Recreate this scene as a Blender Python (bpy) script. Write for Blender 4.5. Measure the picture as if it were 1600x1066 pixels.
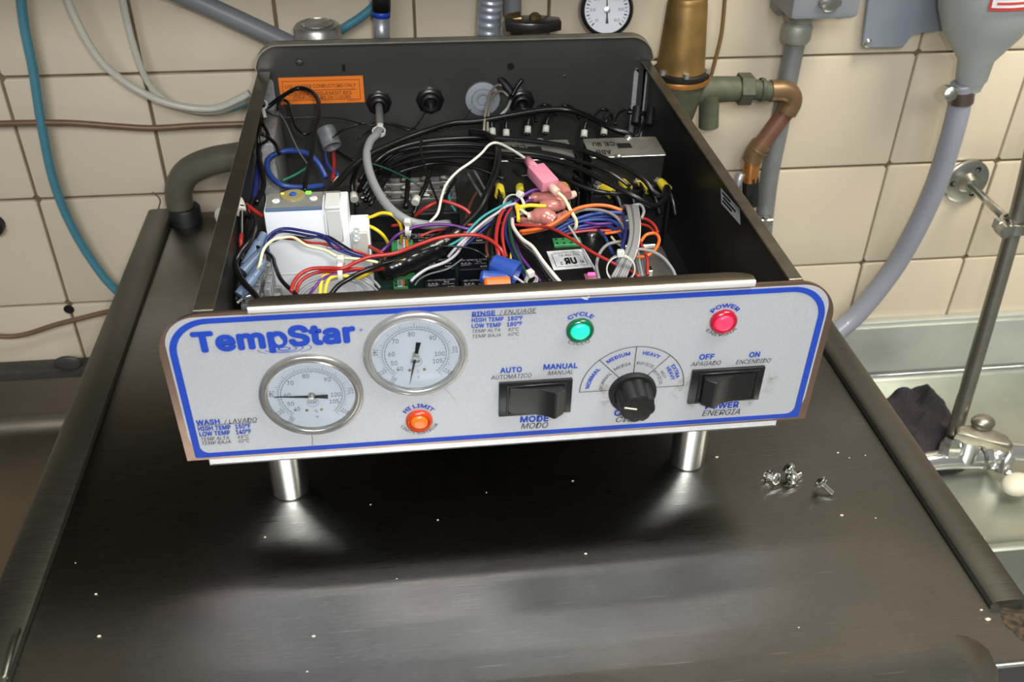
import bpy, bmesh, math, random
from mathutils import Vector, Matrix
random.seed(7)
C = bpy.context.scene.collection
for o in list(bpy.data.objects): bpy.data.objects.remove(o)
PI = math.pi

# ------------------------------------------------------------------ camera
FPX = 1496.324
RM = Matrix(((0.9926966195, 0.0576875237, -0.1059507964),
             (-0.1197881880, 0.5753890035, -0.8090601240),
             (0.0142902481, 0.8158429042, 0.5780970027)))
CP = Vector((0.1523184804, -0.4978286005, 0.5069611948))
cd = bpy.data.cameras.new('camera')
cam = bpy.data.objects.new('camera', cd); C.objects.link(cam)
cd.sensor_fit = 'HORIZONTAL'; cd.sensor_width = 36.0; cd.lens = FPX / 1600 * 36
cd.clip_start = 0.02; cd.clip_end = 50
cam.matrix_world = Matrix.Translation(CP) @ RM.to_4x4()
cd.dof.use_dof = True; cd.dof.focus_distance = 0.74; cd.dof.aperture_fstop = 11
bpy.context.scene.camera = cam

# ------------------------------------------------------------------ light
sc = bpy.context.scene
sc.view_settings.view_transform = 'Standard'; sc.view_settings.look = 'None'
sc.view_settings.gamma = 1; sc.view_settings.use_curve_mapping = False
sc.view_settings.exposure = 0.0
w = bpy.data.worlds.new('room'); sc.world = w; w.use_nodes = True
w.node_tree.nodes['Background'].inputs[0].default_value = (0.50, 0.50, 0.48, 1)
w.node_tree.nodes['Background'].inputs[1].default_value = 0.45

def area(name, loc, target, sx, sy, power, col):
    l = bpy.data.lights.new(name, 'AREA'); l.shape = 'RECTANGLE'; l.size = sx; l.size_y = sy
    l.energy = power; l.color = col
    o = bpy.data.objects.new(name, l); C.objects.link(o); o.location = loc
    o.rotation_euler = (Vector(target) - Vector(loc)).to_track_quat('-Z', 'Y').to_euler()
    return o
area('ceiling_light', (1.15, -0.35, 1.9), (0.7, 0.4, 0), 1.2, 0.6, 52, (1.0, 0.95, 0.82))
area('front_ceiling_light', (-0.1, -1.9, 1.5), (0.2, 0.0, 0.1), 1.2, 0.5, 34, (0.95, 0.97, 1.0))
area('flash', (0.20, -0.52, 0.56), (0.22, 0.1, 0.1), 0.03, 0.03, 2.4, (0.95, 0.98, 1.0))

# ------------------------------------------------------------------ back-projection (photo pixel -> point on a plane of the room)
def ray(u, v): return RM @ Vector(((u - 800) / FPX, -(v - 533) / FPX, -1))
def az(u, v, z):
    q = ray(u, v); return CP + q * ((z - CP.z) / q.z)
def ay(u, v, y):
    q = ray(u, v); return CP + q * ((y - CP.y) / q.y)

# ------------------------------------------------------------------ materials
def lin(c): return tuple(((x / 255) / 12.92 if x / 255 <= .04045 else ((x / 255 + .055) / 1.055) ** 2.4) for x in c)
MATS = {}
def mat(name, rgb, rough=.5, metal=0., noise=0., nscale=40., stretch=(1, 1, 1), bump=0., bscale=None, emit=None, es=0., trans=0., spec=None, coat=0., nrough=0., ior=None, sss=0.):
    if name in MATS: return MATS[name]
    m = bpy.data.materials.new(name); m.use_nodes = True; nt = m.node_tree
    b = nt.nodes['Principled BSDF']; L = nt.links
    c = lin(rgb)
    b.inputs['Base Color'].default_value = (*c, 1)
    b.inputs['Roughness'].default_value = rough; b.inputs['Metallic'].default_value = metal
    if coat: b.inputs['Coat Weight'].default_value = coat; b.inputs['Coat Roughness'].default_value = .08
    if trans: b.inputs['Transmission Weight'].default_value = trans
    if spec is not None: b.inputs['Specular IOR Level'].default_value = spec
    if ior: b.inputs['IOR'].default_value = ior
    if emit: b.inputs['Emission Color'].default_value = (*lin(emit), 1); b.inputs['Emission Strength'].default_value = es
    if noise or bump or nrough:
        tc = nt.nodes.new('ShaderNodeTexCoord'); mp = nt.nodes.new('ShaderNodeMapping')
        mp.inputs['Scale'].default_value = stretch; L.new(tc.outputs['Object'], mp.inputs[0])
        n = nt.nodes.new('ShaderNodeTexNoise'); n.inputs['Scale'].default_value = nscale; n.inputs['Detail'].default_value = 5
        L.new(mp.outputs[0], n.inputs['Vector'])
        if noise:
            r = nt.nodes.new('ShaderNodeMapRange'); r.inputs[1].default_value = .3; r.inputs[2].default_value = .7
            r.inputs[3].default_value = 1 - noise; r.inputs[4].default_value = 1 + noise
            L.new(n.outputs[0], r.inputs[0])
            h = nt.nodes.new('ShaderNodeVectorMath'); h.operation = 'SCALE'; h.inputs[0].default_value = c
            L.new(r.outputs[0], h.inputs['Scale']); L.new(h.outputs[0], b.inputs['Base Color'])
        if nrough:
            r2 = nt.nodes.new('ShaderNodeMapRange'); r2.inputs[1].default_value = .3; r2.inputs[2].default_value = .7
            r2.inputs[3].default_value = max(0, rough - nrough); r2.inputs[4].default_value = rough + nrough
            L.new(n.outputs[0], r2.inputs[0]); L.new(r2.outputs[0], b.inputs['Roughness'])
        if bump:
            n2 = n
            if bscale:
                n2 = nt.nodes.new('ShaderNodeTexNoise'); n2.inputs['Scale'].default_value = bscale; n2.inputs['Detail'].default_value = 4
                L.new(mp.outputs[0], n2.inputs['Vector'])
            bp = nt.nodes.new('ShaderNodeBump'); bp.inputs['Strength'].default_value = bump; bp.inputs['Distance'].default_value = .0006
            L.new(n2.outputs[0], bp.inputs['Height']); L.new(bp.outputs[0], b.inputs['Normal'])
    MATS[name] = m; return m

def steel_worn(name, rgb, rough, specks=True, scr=True, bump=.12, aniso=0.):
    """brushed stainless sheet: fine brushing along X, soft dents, pale scratches and crumbs"""
    m = mat(name, rgb, rough, 1., .14, 9., (1, 1, 1), 0)
    nt = m.node_tree; L = nt.links; b = nt.nodes['Principled BSDF']
    src = b.inputs['Base Color'].links[0].from_socket
    tc = nt.nodes.new('ShaderNodeTexCoord')
    def N(t, **k):
        n = nt.nodes.new(t)
        for a, v in k.items(): setattr(n, a, v)
        return n
    mp = N('ShaderNodeMapping'); mp.inputs['Scale'].default_value = (12, 420, 60); L.new(tc.outputs['Object'], mp.inputs[0])
    br = N('ShaderNodeTexNoise'); br.inputs['Scale'].default_value = 3; br.inputs['Detail'].default_value = 3; L.new(mp.outputs[0], br.inputs['Vector'])
    big = N('ShaderNodeTexNoise'); big.inputs['Scale'].default_value = 7; big.inputs['Detail'].default_value = 2; L.new(tc.outputs['Object'], big.inputs['Vector'])
    b1 = N('ShaderNodeBump'); b1.inputs['Strength'].default_value = bump; b1.inputs['Distance'].default_value = .00015; L.new(br.outputs[0], b1.inputs['Height'])
    b2 = N('ShaderNodeBump'); b2.inputs['Strength'].default_value = .25; b2.inputs['Distance'].default_value = .0012; L.new(big.outputs[0], b2.inputs['Height']); L.new(b1.outputs[0], b2.inputs['Normal'])
    L.new(b2.outputs[0], b.inputs['Normal'])
    rr = N('ShaderNodeMapRange'); rr.inputs[1].default_value = .3; rr.inputs[2].default_value = .7; rr.inputs[3].default_value = rough - .04; rr.inputs[4].default_value = rough + .05
    L.new(br.outputs[0], rr.inputs[0]); L.new(rr.outputs[0], b.inputs['Roughness'])
    if aniso:
        b.inputs['Anisotropic'].default_value = aniso
        tg = N('ShaderNodeCombineXYZ'); tg.inputs[0].default_value = 1; L.new(tg.outputs[0], b.inputs['Tangent'])
    if scr:
        prev = src
        for k, (rot, sc_) in enumerate(((.35, (3, 160, 1)), (-.5, (4, 200, 1)), (.15, (5, 260, 1)))):
            q = N('ShaderNodeMapping'); q.inputs['Rotation'].default_value = (0, 0, rot); q.inputs['Scale'].default_value = sc_; q.inputs['Location'].default_value = (k * 3.1, k * 7.7, 0)
            L.new(tc.outputs['Object'], q.inputs[0])
            s = N('ShaderNodeTexNoise'); s.inputs['Scale'].default_value = 4; s.inputs['Detail'].default_value = 1; L.new(q.outputs[0], s.inputs['Vector'])
            g = N('ShaderNodeMapRange'); g.inputs[1].default_value = .765; g.inputs[2].default_value = .80; L.new(s.outputs[0], g.inputs[0])
            mx = N('ShaderNodeMix', data_type='RGBA'); L.new(g.outputs[0], mx.inputs[0]); L.new(prev, mx.inputs[6]); mx.inputs[7].default_value = (.6, .6, .57, 1)
            prev = mx.outputs[2]
        L.new(prev, b.inputs['Base Color'])
    return m

STEEL = steel_worn('dark_brushed_steel', (147, 145, 140), .30, aniso=.88, bump=.018)
RAIL = steel_worn('rail_steel', (118, 116, 108), .38, scr=False)
BOXST = mat('box_sheet_steel', (120, 118, 114), .36, 1, .15, 20, (1, 1, 6), .15)
BOXIN = mat('box_inner_dark_steel', (84, 82, 80), .4, .85, .18, 14, (1, 1, 1), .1)
BOXBK = mat('box_back_sheet', (98, 97, 94), .4, .8, .15, 10, (1, 1, 1), .1)
RIMST = mat('rim_steel', (150, 143, 130), .38, 1, .18, 60, (1, 1, 1), .2)
BRIGHT = mat('bright_steel', (215, 215, 212), .22, 1, .05, 60, (1, 1, 1), .05)
CHROME = mat('chrome', (222, 222, 220), .18, .9)
DULLCHR = mat('dull_chrome', (190, 190, 182), .3, 1, .15, 90, (1, 1, 1), .15)
GALV = mat('galvanised', (165, 168, 172), .4, .6, .2, 150, (1, 1, 1), .1)
ALU = mat('aluminium', (190, 188, 184), .35, 1, .12, 120)
ZINCP = mat('stained_nickel_plate', (185, 182, 174), .38, .85, .25, 60)
OVER = mat('silver_overlay', (188, 190, 194), .42, .25, .05, 700, (1, 1, 1), .15)
BLUE = mat('print_blue', (28, 66, 172), .45, 0, .04, 300)
INK = mat('print_black', (32, 32, 36), .5)
PWHITE = mat('print_white', (225, 228, 230), .5)
BLACKP = mat('black_plastic', (22, 22, 24), .3, 0, .2, 200, (1, 1, 1), .1)
BLACKM = mat('matte_black_plastic', (14, 14, 15), .55, 0, .2, 120)
BLACKW = mat('black_wire', (16, 16, 17), .32)
WHITEP = mat('white_plastic', (222, 226, 232), .45, 0, .02, 50)
GREYP = mat('grey_plastic', (128, 130, 132), .5, 0, .08, 80)
LGREY = mat('light_grey_plastic', (190, 188, 180), .45)
def wm(n, rgb, r=.38): return mat(n, rgb, r, 0, .04, 200)
WB = dict(black=BLACKW, blue=wm('blue_wire', (40, 66, 132)), navy=wm('navy_wire', (30, 40, 100)), red=wm('red_wire', (162, 42, 36)),
          white=wm('white_wire', (206, 202, 196)), cream=wm('cream_wire', (226, 218, 176)), grey=wm('grey_wire', (132, 132, 132)),
          dgrey=wm('dark_grey_wire', (92, 92, 94)), yellow=wm('yellow_wire', (228, 196, 40)), orange=wm('orange_wire', (222, 106, 44)),
          purple=wm('purple_wire', (98, 48, 124)), green=wm('green_wire', (20, 100, 70)), dgreen=wm('dark_green_wire', (22, 62, 46)),
          teal=wm('teal_wire', (44, 140, 140)), brown=wm('brown_wire', (92, 56, 38)), pink=wm('pink_wire', (216, 90, 84)),
          greycable=wm('grey_cable', (140, 142, 144), .42), lilac=wm('lilac_wire', (170, 166, 176)))

# ------------------------------------------------------------------ mesh helpers
def obj(name, bm, m, parent=None, smooth=None):
    me = bpy.data.meshes.new(name)
    bmesh.ops.recalc_face_normals(bm, faces=bm.faces)
    if smooth is not None:
        for f in bm.faces: f.smooth = True
        a = math.radians(smooth)
        for e in bm.edges:
            if len(e.link_faces) == 2 and e.calc_face_angle(0) > a: e.smooth = False
    bm.to_mesh(me); bm.free()
    for x in (m if isinstance(m, (list, tuple)) else [m]): me.materials.append(x)
    o = bpy.data.objects.new(name, me); C.objects.link(o)
    if parent is not None:
        o.parent = parent
        o.matrix_parent_inverse = Matrix.Translation(-parent.location) if parent.type == 'EMPTY' else Matrix()
    return o
def tag(o, label=None, cat=None, group=None, kind=None):
    if label: o['label'] = label
    if cat: o['category'] = cat
    if group: o['group'] = group
    if kind: o['kind'] = kind
    return o
def thing(name, label, cat, loc=(0, 0, 0), group=None):
    o = bpy.data.objects.new(name, None); C.objects.link(o); o.location = loc; o.empty_display_size = .01
    return tag(o, label, cat, group)
NB = bmesh.new
def box(bm, x0, x1, y0, y1, z0, z1, bev=0, seg=1, M=None, mi=0):
    t = bmesh.new(); bmesh.ops.create_cube(t, size=1)
    for v in t.verts:
        v.co = Vector(((x0 + x1) / 2 + v.co.x * (x1 - x0), (y0 + y1) / 2 + v.co.y * (y1 - y0), (z0 + z1) / 2 + v.co.z * (z1 - z0)))
    if bev: bmesh.ops.bevel(t, geom=t.edges[:] , offset=bev, segments=seg, affect='EDGES', profile=.5)
    merge(bm, t, M, mi)
def merge(bm, t, M=None, mi=0):
    if M is not None: bmesh.ops.transform(t, matrix=M, verts=t.verts)
    vm = [bm.verts.new(v.co) for v in t.verts]
    t.verts.index_update()
    for f in t.faces:
        try:
            nf = bm.faces.new([vm[v.index] for v in f.verts]); nf.material_index = mi; nf.smooth = f.smooth
        except ValueError: pass
    t.free()
def prism(bm, pts, h, M=None, bev=0, mi=0, seg=2):
    """polygon in XY, extruded 0..h in Z"""
    t = bmesh.new(); lo = [t.verts.new((x, y, 0)) for x, y in pts]; hi = [t.verts.new((x, y, h)) for x, y in pts]; n = len(pts)
    fb = t.faces.new(lo[::-1]); ft = t.faces.new(hi)
    for i in range(n): t.faces.new((lo[i], lo[(i + 1) % n], hi[(i + 1) % n], hi[i]))
    if bev: bmesh.ops.bevel(t, geom=[e for e in ft.edges], offset=bev, segments=seg, affect='EDGES', profile=.5)
    merge(bm, t, M, mi)
def lathe(bm, prof, n=32, M=None, mi=0, closed=False, fn=None):
    """profile of (r, z) round Z"""
    t = bmesh.new(); rings = []
    for r, z in prof:
        if r < 1e-7: rings.append([t.verts.new((0, 0, z))])
        else: rings.append([t.verts.new(((r * (fn(k / n * 2 * PI) if fn else 1)) * math.cos(2 * PI * k / n), (r * (fn(k / n * 2 * PI) if fn else 1)) * math.sin(2 * PI * k / n), z)) for k in range(n)])
    for a, b in zip(rings[:-1], rings[1:]):
        for k in range(n):
            k2 = (k + 1) % n
            if len(a) == 1 and len(b) == 1: continue
            if len(a) == 1: t.faces.new((a[0], b[k], b[k2]))
            elif len(b) == 1: t.faces.new((a[k], a[k2], b[0]))
            else: t.faces.new((a[k], a[k2], b[k2], b[k]))
    merge(bm, t, M, mi)
def cr(pts, sub=6):
    P = [Vector(p) for p in pts]
    if len(P) < 3 or sub < 2: return P
    out = []
    for i in range(len(P) - 1):
        p0 = P[i - 1] if i else P[0] * 2 - P[1]; p1, p2 = P[i], P[i + 1]; p3 = P[i + 2] if i + 2 < len(P) else P[-1] * 2 - P[-2]
        for k in range(sub):
            t = k / sub; out.append(.5 * ((2 * p1) + (p2 - p0) * t + (2 * p0 - 5 * p1 + 4 * p2 - p3) * t * t + (3 * p1 - p0 - 3 * p2 + p3) * t ** 3))
    return out + [P[-1]]
def tube(bm, pts, r, n=8, sub=6, cap=True, mi=0, rf=None):
    P = cr(pts, sub); N = len(P); T = []
    for i in range(N):
        d = (P[min(i + 1, N - 1)] - P[max(i - 1, 0)]); T.append(d.normalized() if d.length > 1e-9 else Vector((0, 0, 1)))
    up = Vector((0, 0, 1)) if abs(T[0].z) < .9 else Vector((1, 0, 0))
    nrm = (up - T[0] * up.dot(T[0])).normalized(); rings = []
    for i in range(N):
        nrm = (nrm - T[i] * nrm.dot(T[i])).normalized(); bi = T[i].cross(nrm)
        rr = r * (rf(i / (N - 1)) if rf else 1)
        rings.append([bm.verts.new(P[i] + (nrm * math.cos(2 * PI * k / n) + bi * math.sin(2 * PI * k / n)) * rr) for k in range(n)])
    for a, b in zip(rings[:-1], rings[1:]):
        for k in range(n):
            f = bm.faces.new((a[k], a[(k + 1) % n], b[(k + 1) % n], b[k])); f.material_index = mi; f.smooth = True
    if cap:
        for rg in (rings[0][::-1], rings[-1]): bm.faces.new(rg).material_index = mi
def axis(p, d, up=(0, 0, 1)):
    """matrix whose local Z runs along d, at p"""
    return Matrix.Translation(Vector(p)) @ Vector(d).to_track_quat('Z', 'Y').to_matrix().to_4x4()
def rounded(w, h, r, n=6, corners=(1, 1, 1, 1)):
    """rounded rectangle centred at 0; corners order: BL BR TR TL"""
    out = []
    for (cx, cy, a0, on) in ((-w / 2, -h / 2, PI, corners[0]), (w / 2, -h / 2, 1.5 * PI, corners[1]), (w / 2, h / 2, 0, corners[2]), (-w / 2, h / 2, .5 * PI, corners[3])):
        if not on: out.append((cx, cy)); continue
        ox = cx + (r if cx < 0 else -r); oy = cy + (r if cy < 0 else -r)
        for k in range(n + 1):
            a = a0 + k / n * PI / 2; out.append((ox + r * math.cos(a), oy + r * math.sin(a)))
    return out
_fcache = {}
FONT = None; CAP = [None]
try:
    import os
    _p = os.path.join(bpy.utils.system_resource('DATAFILES'), 'fonts', 'Inter.woff2')
    if os.path.exists(_p): FONT = bpy.data.fonts.load(_p)
except Exception: FONT = None
def glyphs(s, bold=0, shear=0):
    """flat mesh of a string, cap height 1, left at 0; returns (verts, faces, width)"""
    k = (s, bold, shear)
    if k in _fcache: return _fcache[k]
    cu = bpy.data.curves.new('t', 'FONT'); cu.body = s; cu.size = 1
    if FONT: cu.font = FONT
    cu.shear = shear; cu.resolution_u = 3; cu.fill_mode = 'FRONT'
    if bold > .012: cu.space_character = 1 + bold * 1.2
    o = bpy.data.objects.new('t', cu); C.objects.link(o)
    dg = bpy.context.evaluated_depsgraph_get(); me = o.evaluated_get(dg).to_mesh()
    V = [v.co.copy() for v in me.vertices]; F = [tuple(p.vertices) for p in me.polygons]
    o.evaluated_get(dg).to_mesh_clear(); bpy.data.objects.remove(o); bpy.data.curves.remove(cu)
    x0 = min(v.x for v in V); x1 = max(v.x for v in V)
    if CAP[0] is None and s != 'H': glyphs('H')
    if s == 'H' and CAP[0] is None: CAP[0] = max(v.y for v in V)
    if bold > .012:
        n_ = len(V); V2 = []; F2 = []
        for k_, (dx, dy) in enumerate([(math.cos(a) * bold, math.sin(a) * bold) for a in [i * PI / 6 for i in range(12)]]):
            V2 += [Vector((v.x + dx, v.y + dy, k_ * .8e-5)) for v in V]; F2 += [tuple(i + k_ * n_ for i in f) for f in F]
        V, F = V2, F2; x0 -= bold; x1 += bold
    for v in V: v.x -= x0; v.y = v.y / CAP[0]
    _fcache[k] = (V, F, x1 - x0); return _fcache[k]
def text_on(bm, s, A, B, hh, M=None, bold=0, shear=0, mi=0, up=None, normal=None):
    """string from point A to B (3D), cap height hh, on a plane given by up vector"""
    V, F, W = glyphs(s, bold, shear)
    A = Vector(A); B = Vector(B); e = (B - A) / W
    u = Vector(up or (0, 0, 1)); u = (u - (B - A).normalized() * u.dot((B - A).normalized())).normalized() if up is None else Vector(up).normalized()
    nn_ = (e.normalized().cross(u)) * (1 if hh > 0 else 1)
    vs = [bm.verts.new(A + e * v.x + u * (v.y * hh) + nn_ * v.z) for v in V]
    for f in F:
        try: bm.faces.new([vs[i] for i in f]).material_index = mi
        except ValueError: pass
def arc_text(bm, s, c, R, a0, a1, hh, yp, inward=False, bold=0, shear=0, mi=0):
    """text along an arc on the faceplate (x,z plane at y=yp)"""
    V, F, W = glyphs(s, bold, shear); vs = []
    for v in V:
        a = a0 + (a1 - a0) * (v.x / W)
        rr = R + (-(v.y) * hh if inward else v.y * hh)
        vs.append(bm.verts.new((c[0] + rr * math.cos(a), yp - v.z, c[1] + rr * math.sin(a))))
    for f in F:
        try: bm.faces.new([vs[i] for i in f]).material_index = mi
        except ValueError: pass

YW = 0.525
TW, TH, TX0, TZ0 = .14323, .1395, -.25292, .14836

# ------------------------------------------------------------------ tiled wall
TILE = mat('cream_glazed_tile', (216, 202, 178), .28, 0, .035, 6, (1, 1, 1), .06, 14)
GROUT = mat('dirty_grout', (112, 98, 76), .85, 0, .3, 30, (1, 1, 1), .3)
wl = thing('wall_back', None, None, (0, YW, 0)); tag(wl, 'cream square-tiled kitchen wall with dark grout joints', kind='structure')
bm = NB(); box(bm, -1.0, 2.0, YW + .0035, YW + .06, -.9, 1.3); obj('grout', bm, GROUT, wl)
bm = NB(); g = .0016; prism(bm, rounded(TW - 2 * g, TH - 2 * g, .003, 1), .006, M=Matrix.Rotation(PI / 2, 4, 'X'), bev=.0016, seg=2)
for f in bm.faces: f.smooth = False
t0 = obj('tile', bm, TILE, wl, smooth=40)
tm = t0.data; first = True
for j in range(-1, 6):
    for i in range(-3, 11):
        o = t0 if first else bpy.data.objects.new('tile', tm)
        if not first: C.objects.link(o); o.parent = wl; o.matrix_parent_inverse = t0.matrix_parent_inverse
        first = False
        o.location = (TX0 + (i + .5) * TW + random.uniform(-.0004, .0004), YW + .0055, TZ0 - (j + .5) * TH + random.uniform(-.0004, .0004))
        o.rotation_euler = (random.uniform(-.004, .004), 0, random.uniform(-.004, .004))
# hole in the wall, left: rubber plug set in a drilled grout crossing
p = ay(108, 483, YW)
bm = NB(); lathe(bm, [(.0, .0006), (.0044, .0006), (.0050, .0012), (.0058, .0010), (.0062, 0)], 20, axis((p.x, YW - .0008, p.z), (0, -1, 0)))
tag(obj('wall_plug', bm, BLACKM, None, 40), 'small round black hole plug in tile joint on left wall', 'plug')

bm = NB(); box(bm, -1.0, 2.0, YW - .004, YW + .003, .335, 1.3, .001)  # unseen dark wall panel, added so the machine top mirrors something dark
tag(obj('wall_upper_added', bm, mat('added_brown_grey_paint', (104, 97, 84), .6, 0, .08, 5)), 'unseen upper wall above the tiles, added dark to dim the machine top reflection', kind='structure')
# ------------------------------------------------------------------ dish machine hood
mach = thing('dish_machine', 'low dark stainless dish machine top carrying the open control box', 'dish machine', (.2, .15, -.6))
bm = NB()
XL, XR, YB, YF = -.122, .545, .494, -.166
def sheet(bm, nx, ny, fx, x0, x1, y0, y1):
    g = [[bm.verts.new((x0 + (x1 - x0) * i / nx, y0 + (y1 - y0) * j / ny, fx(x0 + (x1 - x0) * i / nx, y0 + (y1 - y0) * j / ny))) for j in range(ny + 1)] for i in range(nx + 1)]
    for i in range(nx):
        for j in range(ny):
            f = bm.faces.new((g[i][j], g[i + 1][j], g[i + 1][j + 1], g[i][j + 1])); f.smooth = True
    return g
_rd = [(az(800, 902, 0).y, .00045, .0085), (az(800, 958, 0).y, .00014, .006), (az(800, 1014, 0).y, .00014, .006)]
def _ss(t): t = min(1, max(0, t)); return t * t * (3 - 2 * t)
def crown(x, y):   # shallow pressed stiffening ribs running across the front of the lid
    tp = _ss((x + .02) / .10) * _ss((.47 - x) / .14)
    return sum(A * math.exp(-((y - y0 - .012 * (1 - tp)) / w_) ** 2) for y0, A, w_ in _rd) * tp
g_ = sheet(bm, 40, 300, crown, XL, XR, YF, YB)
# rolled edges downward
def skirt(edge, d):
    prev = edge
    for (o_, z_) in ((.0015, -.0005), (.0028, -.002), (.0032, -.004), (.0032, -.03)):
        cur = [bm.verts.new((v.co.x + d[0] * o_, v.co.y + d[1] * o_, z_)) for v in edge]
        for a in range(len(edge) - 1):
            f = bm.faces.new((prev[a], prev[a + 1], cur[a + 1], cur[a])); f.smooth = True
        prev = cur
skirt([r[0] for r in g_], (0, -1)); skirt([r[-1] for r in g_], (0, 1)); skirt(g_[0], (-1, 0)); skirt(g_[-1], (1, 0))
obj('top_panel', bm, STEEL, mach)
bm = NB(); box(bm, XL - .002, XR + .002, YF - .002, YB + .002, -.6, -.02, .004); obj('cabinet_body', bm, RAIL, mach)
def rail(x0, x1, y0, y1, side):
    bm = NB()
    prof = [(x0, .0012), (x0 + .0012, .0045), (x0 + .004, .006), ((x0 + x1) / 2, .0066), (x1 - .004, .006), (x1 - .0012, .0045), (x1, .0), (x1 + .0005 * side, -.034), (x0 + .003, -.002)]
    if side < 0: prof = [(x1, .0012), (x1 - .0012, .0045), (x1 - .004, .006), ((x0 + x1) / 2, .0066), (x0 + .004, .006), (x0 + .0012, .0045), (x0, .0), (x0, -.034), (x1 - .003, -.002)]
    r0 = [bm.verts.new((x, y0, z)) for x, z in prof]; r1 = [bm.verts.new((x, y1, z)) for x, z in prof]; n = len(prof)
    for i in range(n): bm.faces.new((r0[i], r0[(i + 1) % n], r1[(i + 1) % n], r1[i]))
    bm.faces.new(r0[::-1]); bm.faces.new(r1)
    obj('side_rail', bm, RAIL, mach, 35)
rail(-.1285, -.0985, -.30, .494, -1)
rail(.5235, .5500, -.124, .494, 1)
# front handle ledge: flat bull-nosed strip with a rounded right end
bm = NB()
pts = [(-.1, -.21)] + [(.478, -.21)] + [(.4985 - .004 + .0, -.183)] + [(.5015 , -.172), (.503, -.158), (.500, -.1505), (.4945, -.1465), (.485, -.1450)] + [(-.1, -.1470)]
prism(bm, pts, .004, Matrix.Translation((0, 0, .0006)), bev=.0015)
obj('front_ledge', bm, STEEL, mach, 35)
bm = NB(); tube(bm, [(-.1, -.184, -.001), (.496, -.1805, -.001)], .0055, 10, 1); obj('front_roll', bm, BRIGHT, mach)
# rust and grime in the front right corner under the rail end
RUST = mat('rusty_grime', (58, 47, 32), .9, 0, .85, 260, (1, 1, 1), .8)
bm = NB(); ctr = bm.verts.new((.5385, -.1385, .0011)); rg = []
for k in range(28):
    a = k / 28 * 2 * PI; rr = 1 + .14 * math.sin(3 * a + 1) + random.uniform(-.08, .08)
    rg.append([bm.verts.new((.5385 + f * rr * .0125 * math.cos(a), -.1385 + f * rr * .0135 * math.sin(a), z)) for f, z in ((.6, .0010), (1, .0002))])
for k in range(28):
    a, b = rg[k], rg[(k + 1) % 28]; bm.faces.new((ctr, a[0], b[0])); bm.faces.new((a[0], a[1], b[1], b[0]))
tag(obj('grime', bm, RUST, mach, 80), 'rusty brown grime patch at rail end')
# latch hook at far left front
bm = NB(); tube(bm, [az(30, 985, .004), az(22, 1000, .007), az(14, 1030, .007), az(6, 1062, .004)], .0022, 8); obj('spring_clip', bm, RAIL, mach)
# crumbs
CR = mat('pale_crumb', (205, 198, 180), .8)
k_ = 0
for (u, v, r) in [(155, 995, .0012), (102, 807, .0005), (150, 929, .0009), (56, 929, .0009), (895, 752, .0009), (684, 813, .0007), (915, 866, .0010), (490, 995, .0012), (414, 840, .0009), (579, 789, .0006), (1309, 708, .0009), (1327, 716, .0006),
                  (1315, 806, .0012), (1368, 810, .0006), (1272, 1018, .0008), (1516, 895, .001), (1533, 954, .001), (1543, 969, .0018), (1120, 715, .0012), (1352, 712, .0006), (118, 880, .0005), (480, 1050, .0007), (1248, 981, .0006), (620, 905, .0006), (760, 770, .0005), (1442, 785, .0007)]:
    p = az(u, v, 0.0)
    bm = NB(); bmesh.ops.create_icosphere(bm, subdivisions=1, radius=r, matrix=Matrix.Translation((p.x, p.y, r * .4)) @ Matrix.Diagonal((1.3, .8, .55, 1)))
    o = obj('crumb', bm, CR, None, 80); tag(o, 'tiny pale food crumb scattered on the dark steel machine top', 'crumb', 'crumbs on the machine top')

# ------------------------------------------------------------------ control box
PW, PZ0, PZ1 = .43, .0686, .1873
TILT = math.radians(-1.5)
TT = Matrix.Translation((0, 0, PZ0)) @ Matrix.Rotation(-TILT, 4, 'X') @ Matrix.Translation((0, 0, -PZ0)); TTI = TT.inverted()
YT = (PZ1 - PZ0) * math.sin(TILT)
def pp(u, v, y):
    q_ = TTI.to_3x3() @ ray(u, v); c_ = TTI @ CP; return c_ + q_ * ((y - c_.y) / q_.y)
BX0, BX1, BD, BZ0, RIMZ = .0236, .4054, .4169, .0615, .1868
BTOP = .2141
cb = thing('control_box', 'open stainless control box with printed silver faceplate and exposed wiring', 'control box', (.215, .2, 0))
def part(n, bm, m, smooth=None, parent=None, label=None):
    o = obj(n, bm, m, parent or cb, smooth)
    if label: o['label'] = label
    return o
bm = NB(); box(bm, BX0, BX1, .003, BD, BZ0, BZ0 + .0015); part('bottom_panel', bm, BOXIN, label='dark steel box floor')
bm = NB(); box(bm, .0135, .410, .0012, .0035, BZ0, PZ0 + .012, .0006); box(bm, .0135, .410, .0012, .03, BZ0, BZ0 + .0018, .0005)  # lip colour whitened to carry its highlight and brighten the mirrored band
part('bottom_lip', bm, mat('highlit_lip_steel', (240, 240, 240), .42, .35, .06, 160, (1, 1, 1), .15), 35, label='steel lip below the faceplate, whitened as a highlight')
for s, (xo, xi) in enumerate(((BX0, BX0 + .0125), (BX1, BX1 - .0095))):
    bm = NB(); xa, xb = sorted((xo, xo + (.0012 if s == 0 else -.0012)))
    box(bm, xa, xb, .003, BD, BZ0, RIMZ - .0006)
    part('side_panel', bm, BOXIN)
    bm = NB(); xa, xb = sorted((xo, xi)); box(bm, xa, xb, .0005, BD - .004, RIMZ - .0014, RIMZ, .0005)
    part('side_rim', bm, RIMST, 35, label='flat folded rim of worn steel')
bm = NB(); BCX, BW_ = (BX0 + BX1) / 2, BX1 - BX0 + .002
cont = [(x + BCX, z + (BZ0 + BTOP) / 2) for x, z in rounded(BW_, BTOP - BZ0, .024, 10, (0, 0, 1, 1))]
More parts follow.
